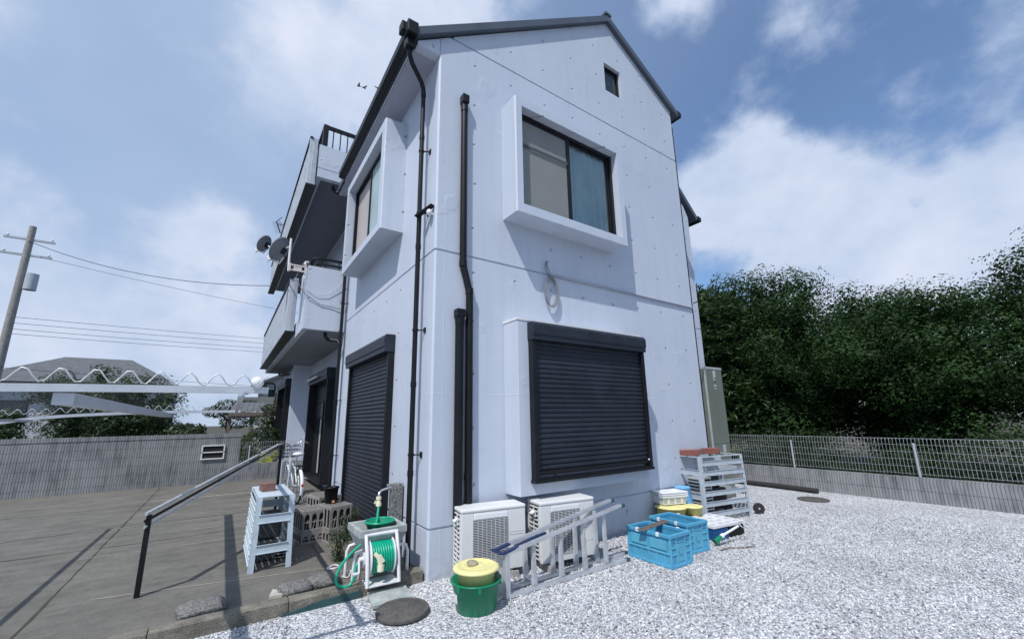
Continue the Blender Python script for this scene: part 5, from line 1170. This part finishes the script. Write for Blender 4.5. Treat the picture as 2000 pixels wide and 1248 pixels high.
v_.v = [(x+9.80, y-.04, z+.66) for x, y, z in v_.v]; vf = v_.build('vent_frame', 'white', t); MB().box(9.82, -.015, .68, 10.28, -.008, 1.0).build('vent_opening', 'dark', vf)

# ------------------------------------------------------------------ vegetation
def tree(label, loc, h_, rx, ry, zc, n, lsz, mat, seed, trunk_r=.12, rosette=0, lumps=26, sq=.75, name='evergreen_tree', group='trees behind the mesh fence', asp=.42, zmin=.5, dens_in=.25, lr=(.24, .40)):
    q = np.random.default_rng(seed); t = thing(name, label, 'tree', loc, 0, group)
    # lobes on the crown surface
    lob = []
    for i in range(lumps):
        u = q.normal(size=3); u /= np.linalg.norm(u); k = q.uniform(.45, .90)
        c = np.array([u[0]*rx*k, u[1]*ry*k, zc+u[2]*(h_-zc)*k if u[2] > 0 else zc+u[2]*(zc-zmin)*k]); lob.append((c, q.uniform(*lr)*min(rx, ry)))
    b = MB(); b.tube([(0, 0, 0), (.05, .03, zc*.5), (0, .0, zc)], [trunk_r, trunk_r*.8, trunk_r*.55], 9); b.build('trunk', 'bark', t)
    b = MB()
    for c, r_ in lob[:14]: b.tube([(0, 0, zc*.45), (c[0]*.45, c[1]*.45, zc*.45+(c[2]-zc*.45)*.6), tuple(c)], [trunk_r*.45, trunk_r*.3, trunk_r*.12], 6)
    b.build('limb', 'bark', t)
    w_ = np.array([r_**2 for c, r_ in lob]); w_ /= w_.sum(); idx = q.choice(len(lob), n, p=w_)
    C_ = np.array([lob[i][0] for i in idx]); Rr = np.array([lob[i][1] for i in idx])
    u = q.normal(size=(n, 3)); u /= np.linalg.norm(u, axis=1)[:, None]
    # lumpy surface radius
    lump = 1+.22*np.sin(u[:, 0]*5+idx)+.18*np.sin(u[:, 1]*7+idx*2)+.15*np.sin(u[:, 2]*9+idx)
    rad = Rr*lump*(1-dens_in*q.random(n)**1.5); P_ = C_+u*rad[:, None]*np.array([1, 1, sq])
    if rosette:
        m_ = n//rosette; P_ = np.repeat(P_[:m_], rosette, 0)+q.normal(0, lsz*.12, (m_*rosette, 3)); nn = np.repeat(u[:m_], rosette, 0)*.5+np.array([0, 0, .25]); leaf_mesh('crown', P_, lsz, mat, t, q, asp=asp, nrm=nn)
    else:
        m2 = max(1500, n//3); i2 = q.choice(len(lob), m2, p=w_); u3 = q.normal(size=(m2, 3)); u3 /= np.linalg.norm(u3, axis=1)[:, None]
        core = np.array([0, 0, zc])+(np.array([lob[i][0] for i in i2])-np.array([0, 0, zc]))*(.97*q.random((m2, 1))**.45)+u3*.26*q.random((m2, 1))
        P_ = np.concatenate([P_, core]); u = np.concatenate([u, u3]); size = np.r_[np.full(n, lsz), np.full(m2, lsz*1.7)][:, None]
        leaf_mesh('crown', P_, size, mat, t, q, asp=asp, nrm=u, tang=True)
    return t
tree('dark broad-leaved tree next to the house, behind the mesh fence', (10.4, 3.2, 0), 6.3, 1.9, 1.9, 3.3, 26000, .20, 'leafA', 11, rosette=6, asp=.30, zmin=.3, lumps=40)
tree('dense dark rounded tree behind the mesh fence, right of the broad-leaved one', (11.9, 1.6, 0), 6.3, 2.3, 2.2, 3.0, 80000, .075, 'leafB', 12, lr=(.19, .33), lumps=110, asp=.5, zmin=.1)
tree('dark bushy tree at the middle of the row behind the mesh fence', (12.2, -1.4, 0), 5.2, 2.3, 2.4, 2.6, 72000, .075, 'leafB', 13, lr=(.19, .33), lumps=110, asp=.5, zmin=.1)
tree('dark spreading tree farther right behind the mesh fence', (13.0, -4.7, 0), 5.8, 2.5, 2.7, 2.9, 60000, .082, 'leafB', 14, lr=(.19, .33), lumps=110, asp=.5, zmin=.1)
tree('tallest dark tree at the far right behind the mesh fence', (12.8, -8.2, 0), 6.4, 2.6, 2.8, 3.2, 50000, .09, 'leafB', 15, lr=(.19, .33), lumps=100, asp=.5, zmin=.1)
tree('dark tree filling in behind the broad-leaved one', (14.2, 4.6, 0), 6.6, 2.8, 3.0, 3.2, 34000, .12, 'leafB', 16, lumps=50, asp=.5, zmin=.1)
tree('low dark tree at the back, behind the gap between the middle trees', (15.2, .2, 0), 5.6, 2.6, 3.2, 2.6, 26000, .13, 'leafB', 17, lumps=50, asp=.5, zmin=.1)
tree('low dark tree at the back, behind the two rightmost trees', (16.0, -5.5, 0), 5.8, 2.6, 4.2, 2.6, 26000, .13, 'leafB', 18, lumps=50, asp=.5, zmin=.1)
# undergrowth behind the fence: stuff
q = np.random.default_rng(21); n = 42000; yy = q.uniform(-9, 8, n); xx = 8.72+q.random(n)**1.1*2.4; hh = (.45+.35*np.sin(yy*1.7)+.25*np.sin(yy*4.1+1))
zz = q.random(n)**.8*np.clip(hh+.45, .2, 1.2); P_ = np.stack([xx, yy, zz], 1)
struct(leaf_mesh('undergrowth', P_, .07, 'leafU', None, q, asp=.4), 'stuff')
def tuft(label, loc, h_, n, seed, mat='grass'):
    q = np.random.default_rng(seed); t = thing('grass_tuft', label, 'plant', loc, 0, 'grass tufts behind the fence'); vs = []; fs = []
    for i in range(n):
        a = q.uniform(0, 6.28); r_ = h_*q.uniform(.3, 1); hh_ = h_*q.uniform(.6, 1); wd = .010; base = Vector((.05*math.cos(a*3), .05*math.sin(a*3), 0)); s_ = Vector((-math.sin(a), math.cos(a), 0))*wd
        k = len(vs)
        for j in range(6): tt = j/5; p = base+Vector((math.cos(a)*r_*tt**1.6, math.sin(a)*r_*tt**1.6, hh_*(tt*1.5-.9*tt**3))); vs += [p-s_*(1-tt*.9), p+s_*(1-tt*.9)]
        for j in range(5): fs.append((k+2*j, k+2*j+1, k+2*j+3, k+2*j+2))
    b = MB(); b.add(vs, fs); b.build('blades', mat, t, fixn=False); return t
tuft('pale dry grass tuft behind the mesh fence just right of the cabinet', (8.85, 1.75, .35), .62, 150, 31)
tuft('small pale grass tuft low behind the middle of the mesh fence', (8.8, .55, .2), .32, 50, 32)
# neighbour's garden to the left
def pruned(label, loc, pads, seed, name='pruned_pine', h_=2.6):
    q = np.random.default_rng(seed); t = thing(name, label, 'tree', loc, 0, 'garden trees beyond the far wall')
    b = MB(); b.tube([(0, 0, 0), (.1, 0, h_*.35), (-.05, .05, h_*.7), (0, 0, h_)], [.09, .07, .05, .03], 8); b.build('trunk', 'bark', t)
    b = MB(); C_ = []
    for (x, y, z, r_, s_) in pads:
        b.tube([(0, 0, max(.2, z-.4)), (x*.6, y*.6, z-.12), (x, y, z)], .025, 6); n = int(2600*r_*r_+500); u = q.normal(size=(n, 3)); u /= np.linalg.norm(u, axis=1)[:, None]
        C_.append(np.array([x, y, z])+u*r_*np.array([1, 1, s_])*(1-.3*q.random((n, 1))**2))
    b.build('limb', 'bark', t); P_ = np.concatenate(C_); leaf_mesh('crown', P_, .085, 'leafC', t, q, asp=.35); return t
pruned('cloud pruned garden pine beyond the far wall, beside the black framed window', (-.35, 13.0, 0), [(0, 0, 2.05, .42, .4), (-.35, 0, 1.65, .42, .4), (.35, .1, 1.5, .45, .4), (-.15, -.1, 1.25, .5, .42)], 41)
pruned('rounded clipped garden bush beyond the far wall', (-.95, 12.4, 0), [(0, 0, .8, .55, .8), (.35, 0, 1.1, .45, .8), (-.3, .1, .75, .45, .8)], 42, 'clipped_bush', .8)
pruned('garden tree with a flat dark crown rising above the shed at left', (-1.65, 15.2, 0), [(0, 0, 2.15, .55, .55), (.5, 0, 2.2, .5, .5), (-.4, .1, 2.0, .45, .5), (.2, 0, 1.6, .5, .5)], 43, 'garden_tree', 2.2)
pruned('light green shrub peeking above the shed roof by the window', (.05, 14.6, 0), [(0, 0, 2.3, .32, .8), (.2, 0, 2.0, .35, .8)], 44, 'garden_shrub', 2.1)
for i, (x, y, h_, sd_) in enumerate(((-4.2, 13.5, 3.4, 51), (-7.2, 12.6, 2.6, 52), (-10.5, 13.5, 3.8, 53), (-5.8, 16.5, 3.9, 54), (-2.9, 12.2, 1.7, 55))):
    tree(['bushy garden tree left of the shed, beyond the taller block wall', 'low rounded garden tree beyond the middle of the taller block wall', 'large garden tree at the far left beyond the block wall', 'tall garden tree standing behind the two lower ones at left', 'small dark garden shrub right behind the taller block wall near the shed'][i], (x, y, 0), h_, h_*.42, h_*.42, h_*.55, 14000, .09, 'leafC', sd_, .09, lumps=24, name='garden_tree', group='garden trees beyond the far wall', zmin=.3)
q = np.random.default_rng(61); n = 16000; P_ = np.stack([q.uniform(-12, 1.5, n), 10.3+q.random(n)**1.3*3.5, q.random(n)*.7], 1); struct(leaf_mesh('ground_cover', P_, .08, 'leafC', None, q), 'stuff')

# shed with tiled roof
t = thing('garden_shed', 'open garden shelter with a grey tiled roof beyond the far wall', 'shed', (-1.5, 13.2, 0))
b = MB(); b.prism([(-.35, 1.88), (.9, 2.42), (2.2, 2.42), (2.2, 2.36), (.9, 2.34), (-.35, 1.78)], 'y', 0, 1.8) if False else None
vs = []; n = 60
for i in range(n+1):
    x = -.15+2.6*i/n; zr = .022*abs(math.sin(math.pi*x/.17)); vs += [(x, -.15, 1.93+zr), (x+.12, .95, 2.30+zr)]
b.add(vs, [(2*i, 2*i+1, 2*i+3, 2*i+2) for i in range(n)]); b.build('roof', 'tile', t, fixn=False)
b = MB(); b.box(-.2, -.16, 1.80, 2.6, -.06, 1.93); b.box(-.2, -.1, 1.82, 2.6, 1.0, 1.86); b.bar((-.25, -.1, 1.76), (2.5, -.1, 1.9), .08, .08); b.build('beam', 'wood', t)
for x in (-.15, .5, 1.4): MB().box(x-.05, -.05, 0, x+.05, .05, 1.8).build('post', 'wood', t)
t = thing('neighbour_house', 'pale neighbouring house with a dark gabled eave far beyond the garden', 'house', (0.0, 23, 0))
b = MB(); b.box(.0, 0, 0, 7.5, 7, 3.9); b.prism([(0, 3.9), (7.5, 3.9), (3.7, 5.3)], 'y', 0, 7); b.build('wall', 'nwall', t)
b = MB(); b.prism([(-.75, 3.62), (3.7, 5.75), (3.7, 5.60), (-.72, 3.50)], 'y', -.5, 7.3); b.prism([(8.2, 3.62), (3.7, 5.75), (3.7, 5.60), (8.2, 3.5)], 'y', -.5, 7.3); b.build('roof', 'tile', t)
b = MB(); b.tube([(-.7, -.5, 3.6), (-.3, -.5, 3.75), (.3, -.5, 3.7), (.38, -.5, 3.55), (.36, -.3, 2.4)], .05, 6); b.build('gutter', 'black', t)
for x in (.12, 1.2): w2 = MB().box(x, -.06, 2.9, x+.3, -.0, 3.4).build('window', 'black', t); MB().box(x+.03, -.07, 2.95, x+.27, -.06, 3.35).build('pane', 'carg', w2)
b = MB(); b.prism([(-1.3, 2.9), (1.0, 2.95), (1.2, 2.5), (-1.3, 2.45)], 'y', -1.2, -.6); b.build('lower_roof', 'curt_g', t)
for i, (x, y, w_, d_, h_, lb) in enumerate(((-13, 30, 8, 7, 4.0, 'distant pale house with a grey hipped roof left of the garden trees'), (-24, 24, 9, 8, 4.4, 'distant pale two storey house at the far left edge'))):
    t = thing('distant_house', lb, 'house', (x, y, 0)); b = MB(); b.box(0, 0, 0, w_, d_, h_); b.build('wall', 'nwall', t)
    b = MB(); e = .6; b.add([(-e, -e, h_), (w_+e, -e, h_), (w_+e, d_+e, h_), (-e, d_+e, h_), (w_*.3, d_/2, h_+1.9), (w_*.7, d_/2, h_+1.9)], [(0, 1, 5, 4), (1, 2, 5), (2, 3, 4, 5), (3, 0, 4), (0, 3, 2, 1)]); b.build('roof', 'tile', t)
    for k in range(3): wx = 1+k*w_*.3; w2 = MB().box(wx, -.05, 1.9, wx+1.2, 0, 3.0).build('window', 'black', t); MB().box(wx+.05, -.07, 1.95, wx+1.15, -.05, 2.95).build('pane', 'carg', w2)
# lime car behind the far fence
t = thing('parked_car', 'lime yellow car seen through the mesh fence behind the bicycle', 'car', (-.75, 11.6, 0), 0)
sec = [(-.0, .35), (.02, .52), (.12, .62), (.55, .72), (.95, .80), (1.45, 1.28), (2.3, 1.36), (3.0, 1.28), (3.4, .90), (3.55, .80), (3.6, .45), (3.55, .25), (.05, .25)]
b = MB(); hw = 1.55; low = [(x, min(z, .80)) for x, z in sec]; b.prism(low, 'y', 0, hw); b.prism([(1.50, 1.30), (2.3, 1.37), (2.95, 1.30), (2.9, 1.26), (2.3, 1.31), (1.5, 1.25)], 'y', .12, hw-.12)
for x in (1.0, 2.2, 3.35): b.bar((x, .06, .78), (x+(.48 if x < 2 else (0 if x < 3 else -.4)), .14, 1.30), .05, .05); b.bar((x, hw-.06, .78), (x+(.48 if x < 2 else (0 if x < 3 else -.4)), hw-.14, 1.30), .05, .05)
b.build('body', 'carp', t, bevel=.05)
b = MB(); P_ = [(.98, .80), (1.47, 1.27), (2.95, 1.27), (3.38, .82)]; b.prism(P_, 'y', .10, hw-.10); b.build('windows', 'carg', t)
for x in (.65, 2.9):
    for y in (-.0, hw-.18): wb = MB(); wb.lathe((x, y, .30), [(.001, 0), (.2, -.01), (.29, 0), (.30, .04), (.30, .16), (.28, .18), (.001, .18)], 28, 'y'); w3 = wb.build('wheel', 'rubber', t); MB().cyl((x, y-.015, .3), (x, y, .3), .17, 20).build('rim', 'alu', w3)
for y in (.12, hw-.34): MB().sphere((.06, y+.1, .56), .11, 12, 8, (.6, 1, .6)).build('headlight', 'white', t)
MB().box(-.03, .45, .33, .0, 1.1, .45).build('grille', 'black', t)

# ------------------------------------------------------------------ utility pole and wires
t = thing('utility_pole', 'grey concrete utility pole with crossarms carrying the wires at left', 'pole', (-9.5, 21, 0))
b = MB(); b.tube([(0, 0, 0), (0, 0, 10)], [.17, .11], 14); b.build('shaft', 'concrete', t)
for z in (9.4, 8.7): MB().bar((-.75, 0, z), (.75, 0, z), .08, .08).build('crossarm', 'shelf', t)
for z in (9.4, 8.7):
    for x in (-.65, 0, .65): MB().lathe((x, 0, z+.04), [(.02, 0), (.05, .02), (.03, .05), (.05, .08), (.02, .12), (.001, .12)], 10).build('insulator', 'white', t)
b = MB(); b.cyl((.32, 0, 7.2), (.32, 0, 7.9), .2, 16); b.build('transformer', 'shelf', t)
def wire(label, p, q, sag, r_=.008):
    p = Vector(p); q = Vector(q); b = MB(); b.tube([p.lerp(q, i/16)+Vector((0, 0, -sag*4*(i/16)*(1-i/16))) for i in range(17)], r_, 5); tag(b.build('power_line', 'black'), label, 'wire', 'overhead wires')
wire('thick service wire running from the left to the end of the top balcony', (-9.5, 20.9, 9.3), (-.9, 13.2, 6.62), .5, .012)
wire('thin overhead wire passing just above the middle balcony level', (-9.5, 21, 8.75), (14, 26, 8.4), .5, .008)
for k, (z, sg, yy) in enumerate(((6.0, .2, 21), (5.75, .22, 21), (5.5, .25, 21), (5.3, .28, 21))):
    wire(['highest', 'second', 'third', 'lowest'][k]+' of the four close parallel wires crossing low behind the balcony', (-9.5, yy, z), (16, 27, z+1.4), sg, .009)
wire('lone thin wire crossing behind the corrugated canopy', (-9.5, 20.8, 3.9), (14, 26, 3.5), .2, .008)
# birds
for i, p in enumerate(((9.23, 50.1, 49.3), (9.93, 49.7, 49.0), (11.55, 48.6, 48.85))):
    t = thing('bird', ['dark bird flying left of the others beside the roof', 'dark bird flying in the middle of the three beside the roof', 'dark bird flying nearest to the roof edge'][i], 'bird', p, 40*i, 'birds in the sky')
    b = MB(); b.sphere((0, 0, 0), .13, 8, 6, (2.2, .8, .7)); b.build('body', 'black', t)
    b = MB(); b.add([(.12, 0, .03), (-.12, 0, .03), (-.15, .42, .18), (.02, .45, .18), (.12, 0, .03), (-.12, 0, .03), (-.15, -.42, .18), (.02, -.45, .18)], [(0, 1, 2, 3), (4, 7, 6, 5)]); b.build('wings', 'black', t, fixn=False)
